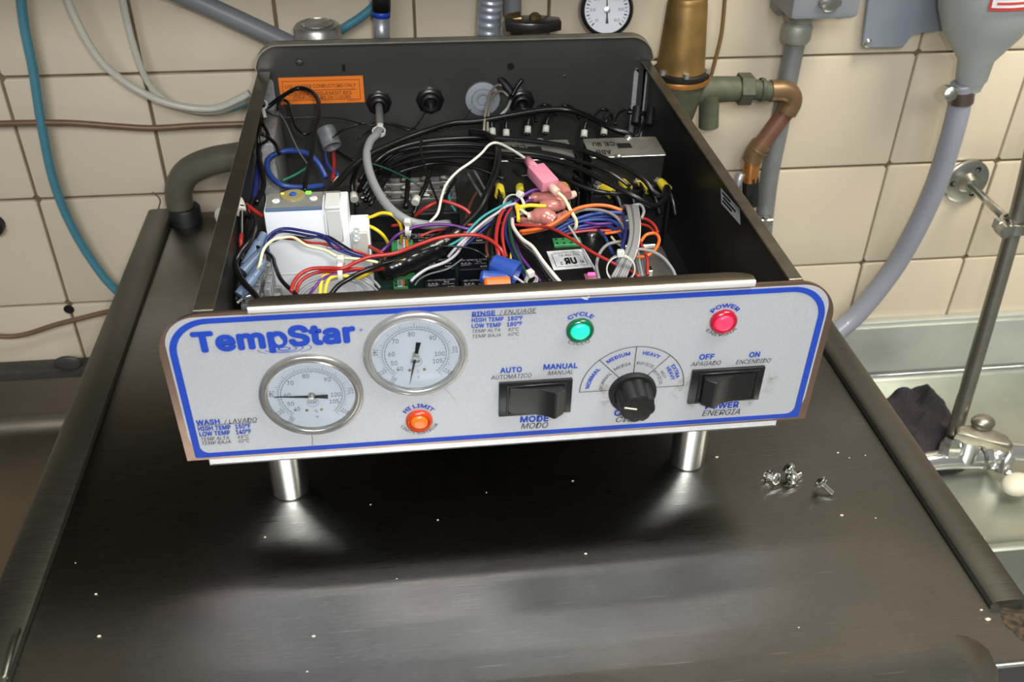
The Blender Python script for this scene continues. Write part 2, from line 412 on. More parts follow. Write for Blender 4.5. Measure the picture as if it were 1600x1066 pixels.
prism(bm, [(x, z) for x, z in cont], .0012, Matrix(((1, 0, 0, 0), (0, 0, -1, BD + .0012), (0, 1, 0, 0), (0, 0, 0, 1))))
part('back_panel', bm, BOXBK, label='dark grey back panel with rounded top corners')
# forward folded flange running over both rounded top corners
bm = NB(); outl = [(BX1 + .001, RIMZ + .004)] + [q_ for q_ in cont[2:]] + [(BX0 - .001, RIMZ + .004)]; pr = None; n_ = len(outl)
for k, (x, z) in enumerate(outl):
    cx_, cz_ = BCX, BTOP - .03
    d = Vector((cx_ - x, 0, cz_ - z)); d = Vector((math.copysign(1, d.x) if abs(x - BCX) > BW_ / 2 - .024 else 0, 0, -1 if z > BTOP - .024 else 0)).normalized() * .0012
    dep = .011
    cur = [bm.verts.new(v) for v in ((x, BD + .001, z), (x, BD - dep, z), (x + d.x, BD - dep, z + d.z), (x + d.x, BD + .001, z + d.z))]
    if pr:
        for a in range(4): bm.faces.new((pr[a], cur[a], cur[(a + 1) % 4], pr[(a + 1) % 4]))
    else: bm.faces.new(cur)
    pr = cur
bm.faces.new(pr[::-1]); part('back_flange', bm, mat('flange_steel', (170, 164, 148), .45, .6, .18, 60), 35)
BRK = mat('bracket_bright', (176, 176, 174), .45, .25, .2, 160, (1, 1, 8), .2)
# corner brackets (brushed, bright) at back corners
for (u0, u1, v0, v1, mt) in ((984, 1000, 88, 190, BRK), (1002, 1020, 92, 190, BRK), (404, 424, 106, 260, BRK)):
    a = ay(u0, v1, BD - .002); b = ay(u1, v0, BD - .002)
    x0, x1 = sorted((a.x, b.x)); x0 = max(x0, BX0 + .0015); x1 = min(x1, BX1 - .0015)
    bm = NB(); prism(bm, rounded(x1 - x0, .100, .004, 4, (0, 0, 1, 1)), .0014, Matrix.Translation(((x0 + x1) / 2, BD - .0006, .1285)) @ Matrix.Rotation(PI / 2, 4, 'X'))
    part('corner_bracket', bm, mt)
# rear screws and holes in back panel
bm = NB(); p = ay(468, 97, BD)
lathe(bm, [(0, .0022), (.002, .002), (.0034, .001), (.004, 0)], 16, axis(p, (0, -1, 0))); part('back_screw', bm, DULLCHR, 30)
bm = NB(); p = ay(882, 119, BD); lathe(bm, [(0, .0012), (.001, .001), (.0012, 0)], 10, axis(p, (0, -1, 0))); part('rivet', bm, BRIGHT, 30)
bm = NB(); p = ay(798, 104, BD); lathe(bm, [(0, .0006), (.0034, .0006), (.0036, 0)], 20, axis(p, (0, -1, 0))); part('panel_hole', bm, mat('deep_black', (6, 6, 6), .9), 30)
bm = NB(); p = ay(537, 106, BD); prism(bm, rounded(.003, .007, .0014, 3), .0006, Matrix.Translation(p) @ Matrix.Rotation(PI / 2, 4, 'X')); part('panel_slot', bm, MATS['deep_black'])
# faceplate
bm = NB(); PM = lambda y: Matrix.Translation((PW / 2, y, (PZ0 + PZ1) / 2)) @ Matrix.Rotation(PI / 2, 4, 'X')
prism(bm, rounded(PW, PZ1 - PZ0, .030, 12, (0, 0, 1, 1)), .002, PM(.0012), bev=.0004, seg=1)
fp = part('faceplate', bm, mat('faceplate_steel', (178, 150, 134), .34, 1, .1, 60, (1, 1, 1), .05), label='steel faceplate with blue-bordered silver overlay')
def plate_pts(inset, r, lo=None):
    w_ = PW - 2 * inset[0]; zc0 = PZ0 + inset[1]; zc1 = PZ1 - inset[2]
    return [(x + PW / 2, z + (zc0 + zc1) / 2) for x, z in rounded(w_, zc1 - zc0, r, 12)]
XZ = Matrix(((1, 0, 0, 0), (0, 0, -1, 0), (0, 1, 0, 0), (0, 0, 0, 1)))
def ring_of(outer, inner, y0, th, mt, name):
    bm = NB(); n = len(outer)
    a = [bm.verts.new((x, y0, z)) for x, z in outer]; b = [bm.verts.new((x, y0, z)) for x, z in inner]
    a2 = [bm.verts.new((x, y0 - th, z)) for x, z in outer]; b2 = [bm.verts.new((x, y0 - th, z)) for x, z in inner]
    for i in range(n):
        j = (i + 1) % n
        bm.faces.new((a[i], a[j], a2[j], a2[i])); bm.faces.new((b[i], b2[i], b2[j], b[j])); bm.faces.new((a2[i], a2[j], b2[j], b2[i]))
    return obj(name, bm, mt, fp)
# silver field (rounded), sitting on plate; bottom-left / bottom-right corners square on the outside
bm = NB(); prism(bm, [(x, z) for x, z in plate_pts((.0048, .0022, .0026), .020)], .0003, Matrix(((1, 0, 0, 0), (0, 0, -1, -.0008), (0, 1, 0, 0), (0, 0, 0, 1))))
obj('silver_overlay', bm, OVER, fp)
def border(ix, ib, it, rt, rb):
    out = []; x0, x1, z0, z1 = ix, PW - ix, PZ0 + ib, PZ1 - it
    for (cx, cz, a0, r) in ((x0, z0, PI, rb), (x1, z0, 1.5 * PI, rb), (x1, z1, 0, rt), (x0, z1, .5 * PI, rt)):
        ox = cx + (r if cx < .2 else -r); oz = cz + (r if cz < .12 else -r)
        for k in range(13):
            a = a0 + k / 12 * PI / 2; out.append((ox + r * math.cos(a), oz + r * math.sin(a)))
    return out
ring_of(border(.0062, .0028, .0034, .0255, .0015), border(.0106, .0066, .0072, .0215, .0060), -.0010, .0004, BLUE, 'blue_border')
# ---- printed lettering on the faceplate
YP = -.00165
def P2(u, v): return pp(u, v, YP)
blue_t, black_t = NB(), NB(); BB, BK = .030, .006
def pt_(s, u0, v0, u1, v1, px, col='b', bold=None, shear=None):
    A, B = P2(u0, v0), P2(u1, v1); hh = abs(P2(u0, v0 - px).z - A.z)
    bm = NB()
    if col == 'b': text_on(bm, s, A, B, hh, bold=BB if bold is None else bold, shear=shear or 0)
    else: text_on(bm, s, A, B, hh, bold=BK if bold is None else bold, shear=.22 if shear is None else shear)
    obj('lettering', bm, BLUE if col == 'b' else INK, fp)
pt_('TempStar', 303, 550, 557, 533, 28.5, bold=.044)
pt_('®', 562, 519, 567, 518.6, 5, bold=0)
pt_('WASH', 307, 664.5, 344, 662, 7); pt_('/ LAVADO', 350, 662.5, 402, 659, 6.5, 'k')
pt_('HIGH TEMP', 310, 673.5, 361, 670.5, 6.2); pt_('150°F', 368, 670, 392, 668.5, 6.2)
pt_('LOW TEMP', 312, 682, 360, 679, 6.2); pt_('140°F', 369, 678.5, 393, 677, 6.2)
pt_('TEMP ALTA', 315, 689.5, 358, 687, 5.3, 'k'); pt_('66°C', 372, 685.5, 389, 684.5, 5.3, 'k')
pt_('TEMP BAJA', 316, 696, 361, 693, 5.3, 'k'); pt_('60°C', 373, 692.3, 390, 691.2, 5.3, 'k')
pt_('RINSE', 737.5, 495, 774, 492.5, 7); pt_('/ ENJUAGE', 780, 492, 838, 488.5, 7, 'k')
pt_('HIGH TEMP', 737, 503.5, 787, 501, 5.8); pt_('180°F', 793, 501, 817, 499.5, 5.8)
pt_('LOW TEMP', 737, 512.5, 783, 510.5, 5.8); pt_('180°F', 792, 510, 816, 508.3, 5.8)
pt_('TEMP ALTA', 738, 520.5, 781.5, 518, 5, 'k'); pt_('82°C', 794, 517.7, 811, 516.7, 5, 'k')
pt_('TEMP BAJA', 738, 528.5, 782.5, 526, 5, 'k'); pt_('60°C', 794, 525.3, 811, 524.3, 5, 'k')
pt_('AUTO', 781.5, 583, 815.5, 581, 7.5); pt_('AUTOMÁTICO', 767, 593.5, 830.5, 589.5, 6.3, 'k')
pt_('MANUAL', 849, 577.5, 902.5, 575, 7.5); pt_('MANUAL', 856, 586.7, 895.5, 584.3, 6.3, 'k')
pt_('MODE', 812.5, 660, 857, 658, 8.5); pt_('MODO', 814, 670.5, 856, 668.5, 8.5, 'k')
pt_('CYCLE', 959, 650, 1015, 647, 8.5); pt_('CICLO', 962, 660, 1010, 657.5, 8, 'k')
pt_('OFF', 1092, 562, 1115.5, 561, 7.5); pt_('APAGADO', 1079, 572.7, 1126, 570, 6.3, 'k')
pt_('ON', 1170, 558.5, 1186.7, 557.5, 7.5); pt_('ENCENDIDO', 1149.5, 569.5, 1204, 566.3, 6.3, 'k')
pt_('POWER', 1101.5, 639.3, 1153.7, 636.3, 8.5); pt_('ENERGÍA', 1096.6, 650.5, 1155.5, 647.7, 8.5, 'k')
for (u0, v0, u1, v1) in ((737, 495.8, 838, 490), (307, 665.8, 402, 660.5)):
    A, B = P2(u0, v0), P2(u1, v1); vs = [black_t.verts.new(q) for q in (A, B, B + Vector((0, 0, .0004)), A + Vector((0, 0, .0004)))]; black_t.faces.new(vs)
def pc(u, v): q = P2(u, v); return (q.x, q.z)
def lamp_text(c, top, bot, R, sp1, sp2, h1=.0028, h2=.0024):
    c = (c[0], c[1] + .0012)
    bm = NB(); arc_text(bm, top, c, R, PI / 2 + sp1, PI / 2 - sp1, h1, YP, bold=BB); obj('lettering', bm, BLUE, fp)
    bm = NB(); arc_text(bm, bot, c, R + h2 + .0012, -PI / 2 - sp2, -PI / 2 + sp2, h2, YP, inward=True, bold=BK, shear=0); obj('lettering', bm, INK, fp)
LC = dict(green=pc(906, 515.5), red=pc(1130, 502), orange=pc(655, 657))
lamp_text(LC['green'], 'CYCLE', 'CICLO', .0098, .80, .60)
lamp_text(LC['red'], 'POWER', 'ENERGÍA', .0098, .95, .92)
lamp_text(LC['orange'], 'HI LIMIT', 'LÍMITE SUPERIOR', .0102, .98, 1.15)
# cycle dial fan
KC = pc(987, 608)
def arcline(bm, c, R, a0, a1, wd, n=40):
    pr = None
    for k in range(n + 1):
        a = a0 + (a1 - a0) * k / n
        cur = [bm.verts.new((c[0] + (R + s * wd / 2) * math.cos(a), YP, c[1] + (R + s * wd / 2) * math.sin(a))) for s in (-1, 1)]
        if pr: bm.faces.new((pr[0], cur[0], cur[1], pr[1]))
        pr = cur
def seg(bm, A, B, wd):
    A = Vector((A[0], YP, A[1])); B = Vector((B[0], YP, B[1])); d = (B - A).normalized(); n = Vector((-d.z, 0, d.x)) * wd / 2
    bm.faces.new([bm.verts.new(q) for q in (A - n, B - n, B + n, A + n)])
FR = .0358
arcline(black_t, KC, FR, 0, PI, .0005)
for a in (0, PI * .27, PI * .5 + .0, PI * .735, PI):
    seg(black_t, (KC[0] + .013 * math.cos(a), KC[1] + .013 * math.sin(a)), (KC[0] + FR * math.cos(a), KC[1] + FR * math.sin(a)), .0005)
def fan(s, r, mid, half, hh, col):
    bm = NB(); arc_text(bm, s, KC, r, mid + half, mid - half, hh, YP, bold=BB if col == 'b' else BK, shear=0 if col == 'b' else .15); obj('lettering', bm, BLUE if col == 'b' else INK, fp)
fan('NORMAL', .0295, PI * .875, .30, .0026, 'b'); fan('NORMAL', .0205, PI * .87, .36, .0023, 'k')
fan('MEDIUM', .0295, PI * .625, .27, .0026, 'b'); fan('MEDIA', .0210, PI * .625, .27, .0023, 'k')
fan('HEAVY', .0295, PI * .385, .21, .0026, 'b'); fan('DIFÍCIL', .0210, PI * .385, .30, .0023, 'k')
fan('EXTRA', .0308, PI * .135, .20, .0024, 'b'); fan('HEAVY', .0272, PI * .135, .22, .0024, 'b')
fan('MUY', .0225, PI * .15, .16, .0021, 'k'); fan('DIFÍCIL', .0190, PI * .145, .36, .0021, 'k')
# water drop and ripples of the logo
bm = NB(); q = P2(437, 538)
dp = [(0, .0046), (.0012, .0024), (.0021, .0007), (.0022, -.0007), (.0014, -.002), (0, -.0025), (-.0014, -.002), (-.0022, -.0007), (-.0021, .0007), (-.0012, .0024)]
bm.faces.new([bm.verts.new((q.x + x, YP - .0002, q.z + z + .0022)) for x, z in dp])
o = obj('logo_drop', bm, OVER, fp)
q = P2(444, 545)
for (rx, rz, a0, a1, wd) in ((.0035, .0011, 0, 2 * PI, .0009), (.0075, .0021, PI * .85, PI * 2.25, .0007), (.0115, .0030, PI * 1.02, PI * 2.3, .0006), (.0160, .0040, PI * 1.0, PI * 1.25, .0005), (.0165, .0040, PI * 1.7, PI * 2.15, .0005)):
    pr = None
    for k in range(33):
        a = a0 + (a1 - a0) * k / 32
        cur = [blue_t.verts.new((q.x + (rx + s * wd / 2) * math.cos(a), YP - .0001, q.z + (rz + s * wd / 3) * math.sin(a))) for s in (-1, 1)]
        if pr: blue_t.faces.new((pr[0], cur[0], cur[1], pr[1]))
        pr = cur
tag(obj('logo_ripples', blue_t, BLUE, fp), kind='stuff'); tag(obj('dial_lines', black_t, INK, fp), kind='stuff')
# chipped paint on the blue border
bm = NB()
for (u, v, r) in ((911, 465.5, .0011), (915, 466.5, .0014), (919.5, 464, .0009), (917, 467.5, .001)):
    q = P2(u, v); bm.faces.new([bm.verts.new((q.x + r * (1 + .3 * math.sin(5 * k)) * math.cos(k), YP, q.z + .6 * r * math.sin(k))) for k in [i * PI / 5 for i in range(10)]])
obj('paint_chip', bm, PWHITE, fp)
# hairline crack below first dial + greasy stains
bm = NB(); CRK = mat('crack_stain', (120, 112, 84), .7)
pts = [(487, 681), (488.5, 686), (487.5, 691), (489, 699)]
for A, B in zip(pts[:-1], pts[1:]): seg(bm, pc(*A), pc(*B), .00035)
pts = [(695, 607), (702, 615), (712, 626)]
for A, B in zip(pts[:-1], pts[1:]): seg(bm, pc(*A), pc(*B), .0002)
obj('crack', bm, CRK, fp)
# stains as procedural overlay colour, local positions
def add_stains(m, spots):
    nt = m.node_tree; L = nt.links; b = nt.nodes['Principled BSDF']; prev = b.inputs['Base Color'].links[0].from_socket
    tc = nt.nodes.new('ShaderNodeNewGeometry'); nz = nt.nodes.new('ShaderNodeTexNoise'); nz.inputs['Scale'].default_value = 260; nz.inputs['Detail'].default_value = 4
    L.new(tc.outputs['Position'], nz.inputs['Vector'])
    for (x, z, r, s) in spots:
        d = nt.nodes.new('ShaderNodeVectorMath'); d.operation = 'DISTANCE'; L.new(tc.outputs['Position'], d.inputs[0]); d.inputs[1].default_value = (x, (z - PZ0) * math.tan(TILT) - .001, z)
        mr = nt.nodes.new('ShaderNodeMapRange'); mr.inputs[1].default_value = r; mr.inputs[2].default_value = r * .2; mr.inputs[3].default_value = 0; mr.inputs[4].default_value = s; L.new(d.outputs['Value'], mr.inputs[0])
        m2 = nt.nodes.new('ShaderNodeMapRange'); m2.inputs[1].default_value = .42; m2.inputs[2].default_value = .7; L.new(nz.outputs[0], m2.inputs[0])
        mm = nt.nodes.new('ShaderNodeMath'); mm.operation = 'MULTIPLY'; L.new(mr.outputs[0], mm.inputs[0]); L.new(m2.outputs[0], mm.inputs[1])
        mx = nt.nodes.new('ShaderNodeMix'); mx.data_type = 'RGBA'; L.new(mm.outputs[0], mx.inputs[0]); L.new(prev, mx.inputs[6]); mx.inputs[7].default_value = (*lin((128, 104, 62)), 1)
        prev = mx.outputs[2]
    L.new(prev, b.inputs['Base Color'])
sp = []
for (u, v, r, s) in ((945, 610, .007, .9), (948, 628, .006, .7), (1068, 602, .007, .7), (1060, 615, .006, .8), (1205, 592, .007, .6), (1172, 628, .004, .9), (1080, 634, .004, .7), (1200, 612, .006, .4)):
    q = P2(u, v); sp.append((q.x, q.z, r, s))
add_stains(OVER, [((TT @ Vector((x, YP, z))).x, (TT @ Vector((x, YP, z))).z, r, s) for x, z, r, s in sp], )

# ---- gauges
GLASS = mat('clear_lens', (240, 244, 246), .04, 0, trans=1., ior=1.2)
def gauge(gx, gz, R, rot_needle, dx, dz, degsym, tint, lab, spots):
    M = Matrix(((1, 0, 0, gx), (0, 0, -1, -.0012), (0, 1, 0, gz), (0, 0, 0, 1)))
    bm = NB(); lathe(bm, [(R, 0), (R, .0022), (R - .0008, .0034), (R - .0018, .0036), (R - .0024, .0028), (R - .0034, .0030), (R - .0040, .0042), (R - .0046, .0040), (R - .0052, .0030), (R - .0054, .0004), (R - .0054, 0)], 64, M)
    g = part('thermometer_dial', bm, tint, 50, label=lab)
    rd = R - .0052
    bm = NB(); lathe(bm, [(0, .0008), (rd, .0008), (rd + .0002, 0)], 64, M); obj('dial_face', bm, mat('dial_white', (238, 240, 246), .45), g)
    tx = NB(); yp = -.0012 - .0011
    def at_(a, r): return (gx + r * math.cos(a), gz + r * math.sin(a))
    def sg(a, r0, r1, w_):
        A = Vector((gx + r0 * math.cos(a), yp, gz + r0 * math.sin(a))); B = Vector((gx + r1 * math.cos(a), yp, gz + r1 * math.sin(a)))
        n = Vector((-math.sin(a), 0, math.cos(a))) * w_ / 2; tx.faces.new([tx.verts.new(q) for q in (A - n, B - n, B + n, A + n)])
    def arc(r, a0, a1, w_):
        pr = None
        for k in range(61):
            a = a0 + (a1 - a0) * k / 60; cur = [tx.verts.new((gx + (r + s * w_ / 2) * math.cos(a), yp, gz + (r + s * w_ / 2) * math.sin(a))) for s in (-1, 1)]
            if pr: tx.faces.new((pr[0], cur[0], cur[1], pr[1]))
            pr = cur
    A0, A1 = math.radians(228), math.radians(-48)
    rs = rd * .70
    arc(rs, A0, A1, .0003); arc(rs + .0014, A0, A1, .0002)
    for k in range(61):
        a = A0 + (A1 - A0) * k / 60; big = k % 5 == 0
        sg(a, rs + .0014, rs + (.0044 if big else .0030), .00022)
    for k in range(34):
        a = A0 + (A1 - A0) * k / 33; sg(a, rs - .0010, rs, .0002)
    def num(s, a, r, hh, tilt=0., wf=.62):
        c = Vector((gx + r * math.cos(a), yp, gz + r * math.sin(a))); wd = hh * wf * len(s)
        e = Vector((math.cos(tilt), 0, math.sin(tilt))); u_ = Vector((-math.sin(tilt), 0, math.cos(tilt)))
        text_on(tx, s, c - e * wd / 2 - u_ * hh / 2, c + e * wd / 2 - u_ * hh / 2, hh, up=u_, bold=.005)
    for s, a in (('40', 226), ('50', 204), ('60', 176), ('70', 138), ('80', 97), ('90', 47), ('100', -3), ('105', -25)):
        num(s, math.radians(a), rs * (.78 if a not in (97,) else .82) * (1.08 if a in (138, 47) else 1), .0033)
    for s, a in (('100', 233), ('120', 211), ('140', 173), ('160', 130), ('180', 92), ('210', 4), ('220', -38)):
        if s in ('160', '180'): continue
        num(s, math.radians(a), rd * .90, .0030, tilt=math.radians(a - (180 if a > 150 else 0)) + (PI / 2 if a < 150 and a > -20 else (-PI / 2 if a == 173 else (-.75 if a > 200 else .75) * (-1 if a > 200 else 1) * 0)) , wf=.55)
    arc(.0001, 0, 1, .0001)
    # NSF ring
    c = (gx + .0002, gz - rd * .22); pr = None
    for k in range(25):
        a = 2 * PI * k / 24; cur = [tx.verts.new((c[0] + (.0036 + s * .0001) * math.cos(a), yp, c[1] + (.0036 + s * .0001) * math.sin(a))) for s in (-1, 1)]
        if pr: tx.faces.new((pr[0], cur[0], cur[1], pr[1]))
        pr = cur
    text_on(tx, 'NSF', (c[0] - .0028, yp, c[1] - .0011), (c[0] + .0028, yp, c[1] - .0011), .0022, bold=.01)
    for s, z in ((degsym + 'C', -.50), (degsym + 'F', -.68)):
        text_on(tx, s, (gx + .0006, yp, gz + rd * z - .001), (gx + .0006 + .0011 * len(s), yp, gz + rd * z - .001), .0021)
    obj('dial_printing', tx, mat('dial_ink', (58, 60, 66), .5), g)
    for s in (-1, 1):
        bm = NB(); lathe(bm, [(0, .0016), (.0008, .0014), (.0011, .0007)], 12, M @ Matrix.Translation((s * rd * .17 + .0004, -rd * .46, 0))); obj('dial_rivet', bm, mat('brass_pin', (170, 150, 110), .35, 1), g, 40)
    # needle
    bm = NB(); a = rot_needle; N_ = M @ Matrix.Rotation(a, 4, 'Z') @ Matrix.Translation((0, 0, .0026))
    prism(bm, [(-.0105, -.0016), (-.0105, .0016), (-.004, .0011), (0, .0010), (rd * .84, .0001), (rd * .84, -.0001), (0, -.0010), (-.004, -.0011)], .0004, N_)
    obj('needle', bm, INK, g)
    bm = NB(); lathe(bm, [(0, .0048), (.0018, .0046), (.0022, .004), (.0022, .001)], 20, M); box(bm, -.0016, .0016, -.0002, .0002, .0046, .0050, M=M)
    obj('needle_hub', bm, DULLCHR, g, 40)
    bm = NB(); lathe(bm, [(0, .0074), (R * .4, .0072), (R - .0055, .0040), (R - .0055, .0036), (R * .4, .0066), (0, .0068)], 48, M)
    obj('lens', bm, GLASS, g, 60)
RING1 = mat('smoky_bezel', (150, 148, 144), .22, .6, .15, 80, coat=.3)
RING2 = mat('clear_bezel', (168, 168, 164), .22, .5, .12, 80, coat=.3)
c1, c2 = pp(486.7, 618.5, -.003), pp(649.4, 554.5, -.003)
gauge(c1.x, c1.z, .0330, math.radians(176), 0, 0, '°', RING1, 'left thermometer dial, needle pointing left at 140', None)
gauge(c2.x, c2.z, .0330, math.radians(258), 0, 0, '', RING2, 'upper thermometer dial, needle pointing down', None)

# ---- pilot lights
def pilot(c, mr, ml, lab):
    M = Matrix(((1, 0, 0, c[0]), (0, 0, -1, -.0012), (0, 1, 0, c[1]), (0, 0, 0, 1)))
    bm = NB(); lathe(bm, [(.0090, 0), (.0090, .002), (.0084, .0032), (.0074, .0036), (.0064, .003), (.0062, .0012)], 40, M)
    p_ = part('pilot_light', bm, mr, 50, label=lab)
    bm = NB(); lathe(bm, [(0, .0046), (.001, .0045), (.0030, .0046), (.0050, .0042), (.0060, .003), (.0062, .0005)], 40, M); obj('lamp_lens', bm, ml, p_, 50)
pilot(LC['green'], mat('dark_green_plastic', (8, 92, 60), .2, 0, trans=.2, coat=.5), mat('lit_green', (20, 190, 140), .3, emit=(40, 250, 190), es=.85), 'round green lit cycle lamp')
pilot(LC['red'], mat('dark_red_plastic', (170, 10, 46), .2, 0, trans=.2, coat=.5), mat('lit_red', (220, 30, 60), .3, emit=(255, 50, 80), es=1.5), 'round red lit power lamp')
pilot(LC['orange'], mat('orange_bezel', (196, 62, 20), .2, 0, coat=.5), mat('unlit_orange', (240, 112, 24), .25, coat=.5), 'round orange unlit high limit lamp')

# ---- rocker switches
def rocker(u0, v0, u1, v1, u2, v2, u3, v3, flip, lab):
    q = [pp(a, b, -.0035) for a, b in ((u0, v0), (u1, v1), (u2, v2), (u3, v3))]
    x0, x1 = (q[0].x + q[3].x) / 2, (q[1].x + q[2].x) / 2; z1, z0 = (q[0].z + q[1].z) / 2, (q[2].z + q[3].z) / 2
    bm = NB(); box(bm, x0, x1, -.0038, -.0012, z0, z1, .0006, 2)
    s_ = part('rocker_switch', bm, BLACKP, 40, label=lab)
    fx0, fx1, fz0, fz1 = x0 + .0075, x1 - .0060, z0 + .0035, z1 - .0035
    bm = NB(); W_ = fx1 - fx0
    # side profile in (x, depth): a rocking wedge, ridge near one end
    pr = [(0, .003), (0, .0045), (.10, .0052), (.30, .0060), (.50, .0076), (.68, .0100), (.80, .0130), (.84, .0128), (1, .0085), (1, .003)]
    if flip: pr = [(1 - a, b) for a, b in pr][::-1]
    poly = [(fx0 + a * W_, -b) for a, b in pr]
    prism(bm, poly, fz1 - fz0, Matrix.Translation((0, 0, fz0)), bev=.0004, seg=1)
    obj('rocker', bm, BLACKP, s_, 25)
    bm = NB()
    for (a, b, c_, d_) in ((x0 + .0055, x1 - .0045, z1 - .0032, z1 - .0018), (x0 + .0055, x1 - .0045, z0 + .0018, z0 + .0032), (x0 + .0050, x0 + .0065, z0 + .0018, z1 - .0018), (x1 - .0055, x1 - .0040, z0 + .0018, z1 - .0018)):
        box(bm, a, b, -.0048, -.0036, c_, d_, .0003)
    obj('switch_frame', bm, BLACKP, s_, 40)
rocker(779.5, 600.7, 894.4, 592, 892.5, 644, 779.5, 652, False, 'black mode rocker switch, right side proud')
rocker(1081.6, 580.8, 1193.8, 573.3, 1187.8, 625, 1075, 631.5, True, 'black power rocker switch, left side proud')
# ---- rotary knob
k0 = pc(988, 612)
M = Matrix(((1, 0, 0, k0[0]), (0, 0, -1, -.0012), (0, 1, 0, k0[1]), (0, 0, 0, 1)))
bm = NB(); lathe(bm, [(0, .004), (.0158, .004), (.0162, .003), (.0164, 0)], 40, M)
lathe(bm, [(.0138, .0035), (.0130, .006), (.0122, .0165), (.0116, .0185), (.0105, .0190), (0, .0186)], 96, M, fn=lambda a: 1 - .10 * (1 - abs(math.cos(4 * (a + .2)))) )
kn = part('rotary_knob', bm, BLACKM, 40, label='fluted black knob of the cycle dial')
bm = NB(); box(bm, -.0100, -.0012, -.0005, .0005, .0190, .0194, M=M @ Matrix.Rotation(math.radians(-14), 4, 'Z')); obj('pointer_line', bm, mat('pointer_cream', (225, 222, 200), .5), kn)

# lean the whole faceplate assembly back by a few degrees
_seen = set()
def lean(o):
    if o.type == 'MESH' and o.data.name not in _seen: _seen.add(o.data.name); o.data.transform(TT)
    for c_ in o.children: lean(c_)
for o in [o for o in cb.children if o.name.split('.')[0] in ('faceplate', 'thermometer_dial', 'pilot_light', 'rocker_switch', 'rotary_knob')]: lean(o)
# top trim flange (folded back behind the plate) with rounded nose, its highlight painted as paler steel
a = ay(388, 492.5, YT - .004); b = ay(1180, 448.5, YT - .004); TZ = (a.z + b.z) / 2
dback = az(800, 443, TZ + .0052).y
bm = NB()
prof = [(dback, TZ + .0052), (dback, TZ + .0042), (YT + .004, TZ + .0040), (YT - .0006, TZ + .0036), (YT - .0010, TZ + .0004), (YT - .0028, TZ), (YT - .0038, TZ + .0006), (YT - .0040, TZ + .0034), (YT - .0030, TZ + .0046), (YT - .0012, TZ + .0051), (YT + .002, TZ + .0053)]
def row(x, sc_=1.): return [bm.verts.new((x, y if y < YT + .0045 else YT + (y - YT) * sc_, z)) for y, z in prof]
xs = [(a.x, .40), (a.x + .004, .72), (a.x + .010, 1), (b.x - .014, 1), (b.x - .007, .85), (b.x - .002, .55), (b.x, .3)]
R_ = [row(x, s) for x, s in xs]; n = len(prof)
for q, r2 in zip(R_[:-1], R_[1:]):
    for i in range(n): bm.faces.new((q[i], q[(i + 1) % n], r2[(i + 1) % n], r2[i])).material_index = 1 if i in (5, 6, 7) else 0
bm.faces.new(R_[0][::-1]); bm.faces.new(R_[-1])
part('top_trim', bm, [mat('trim_steel', (138, 130, 116), .34, 1, .14, 70, (1, 1, 1), .12), mat('trim_nose_highlight', (232, 230, 226), .3, .5, .05, 70)], 50, label='folded steel trim with rounded nose, highlight painted on')
# legs
for (u, v, r) in ((455, 779, .0132), (1077, 727, .0132)):
    x = {455: .0575, 1077: .3618}[u]
    bm = NB(); lathe(bm, [(0, .0), (r - .001, 0), (r, .001), (r, BZ0)], 32, Matrix.Translation((x, .038, .0002)))
    part('leg', bm, BRIGHT, 40)
for x in (.0583, .3616):
    bm = NB(); lathe(bm, [(0, .0), (.0105, 0), (.0115, .001), (.0115, BZ0)], 32, Matrix.Translation((x, .38, .0002)))
    part('leg', bm, BRIGHT, 40)


# ------------------------------------------------------------------ orange sticker
bm = NB(); y = BD - .0004
q = [ay(434, 119, y), ay(567, 121, y), ay(567, 163, y), ay(437, 160, y)]
xa, xb = q[0].x, q[1].x; zt, zb_ = (q[0].z + q[1].z) / 2, (q[2].z + q[3].z) / 2
box(bm, xa, xb, y - .0003, y + .0003, zb_, zt)
stk = tag(obj('warning_sticker', bm, mat('orange_label', (252, 132, 36), .5)), 'orange copper conductors warning sticker on back panel of box', 'sticker')
bm = NB(); yy = y - .0006; W_, H_ = xb - xa, zt - zb_
def ink_rect(bm, x0, x1, z0, z1, yy): bm.faces.new([bm.verts.new(v_) for v_ in ((x0, yy, z0), (x1, yy, z0), (x1, yy, z1), (x0, yy, z1))])
for (a, b, c_, d_) in ((.04, .955, .86, .875), (.04, .955, .13, .145), (.04, .045, .13, .875), (.95, .955, .13, .875), (.09, .91, .50, .52)):
    ink_rect(bm, xa + a * W_, xa + b * W_, zb_ + c_ * H_, zb_ + d_ * H_, yy)
for s, a, b, zz, hh in (('USE COPPER CONDUCTORS ONLY', .07, .91, .60, .13), ('UTILISER UNIQUEMENT DES', .10, .85, .32, .13), ('CONDUCTEURS EN CUIVRE.', .15, .85, .17, .12), ('8020000-271', .80, .94, .06, .05)):
    text_on(bm, s, (xa + a * W_, yy, zb_ + zz * H_), (xa + b * W_, yy, zb_ + zz * H_), hh * H_, bold=.008)
obj('sticker_lettering', bm, INK, stk)

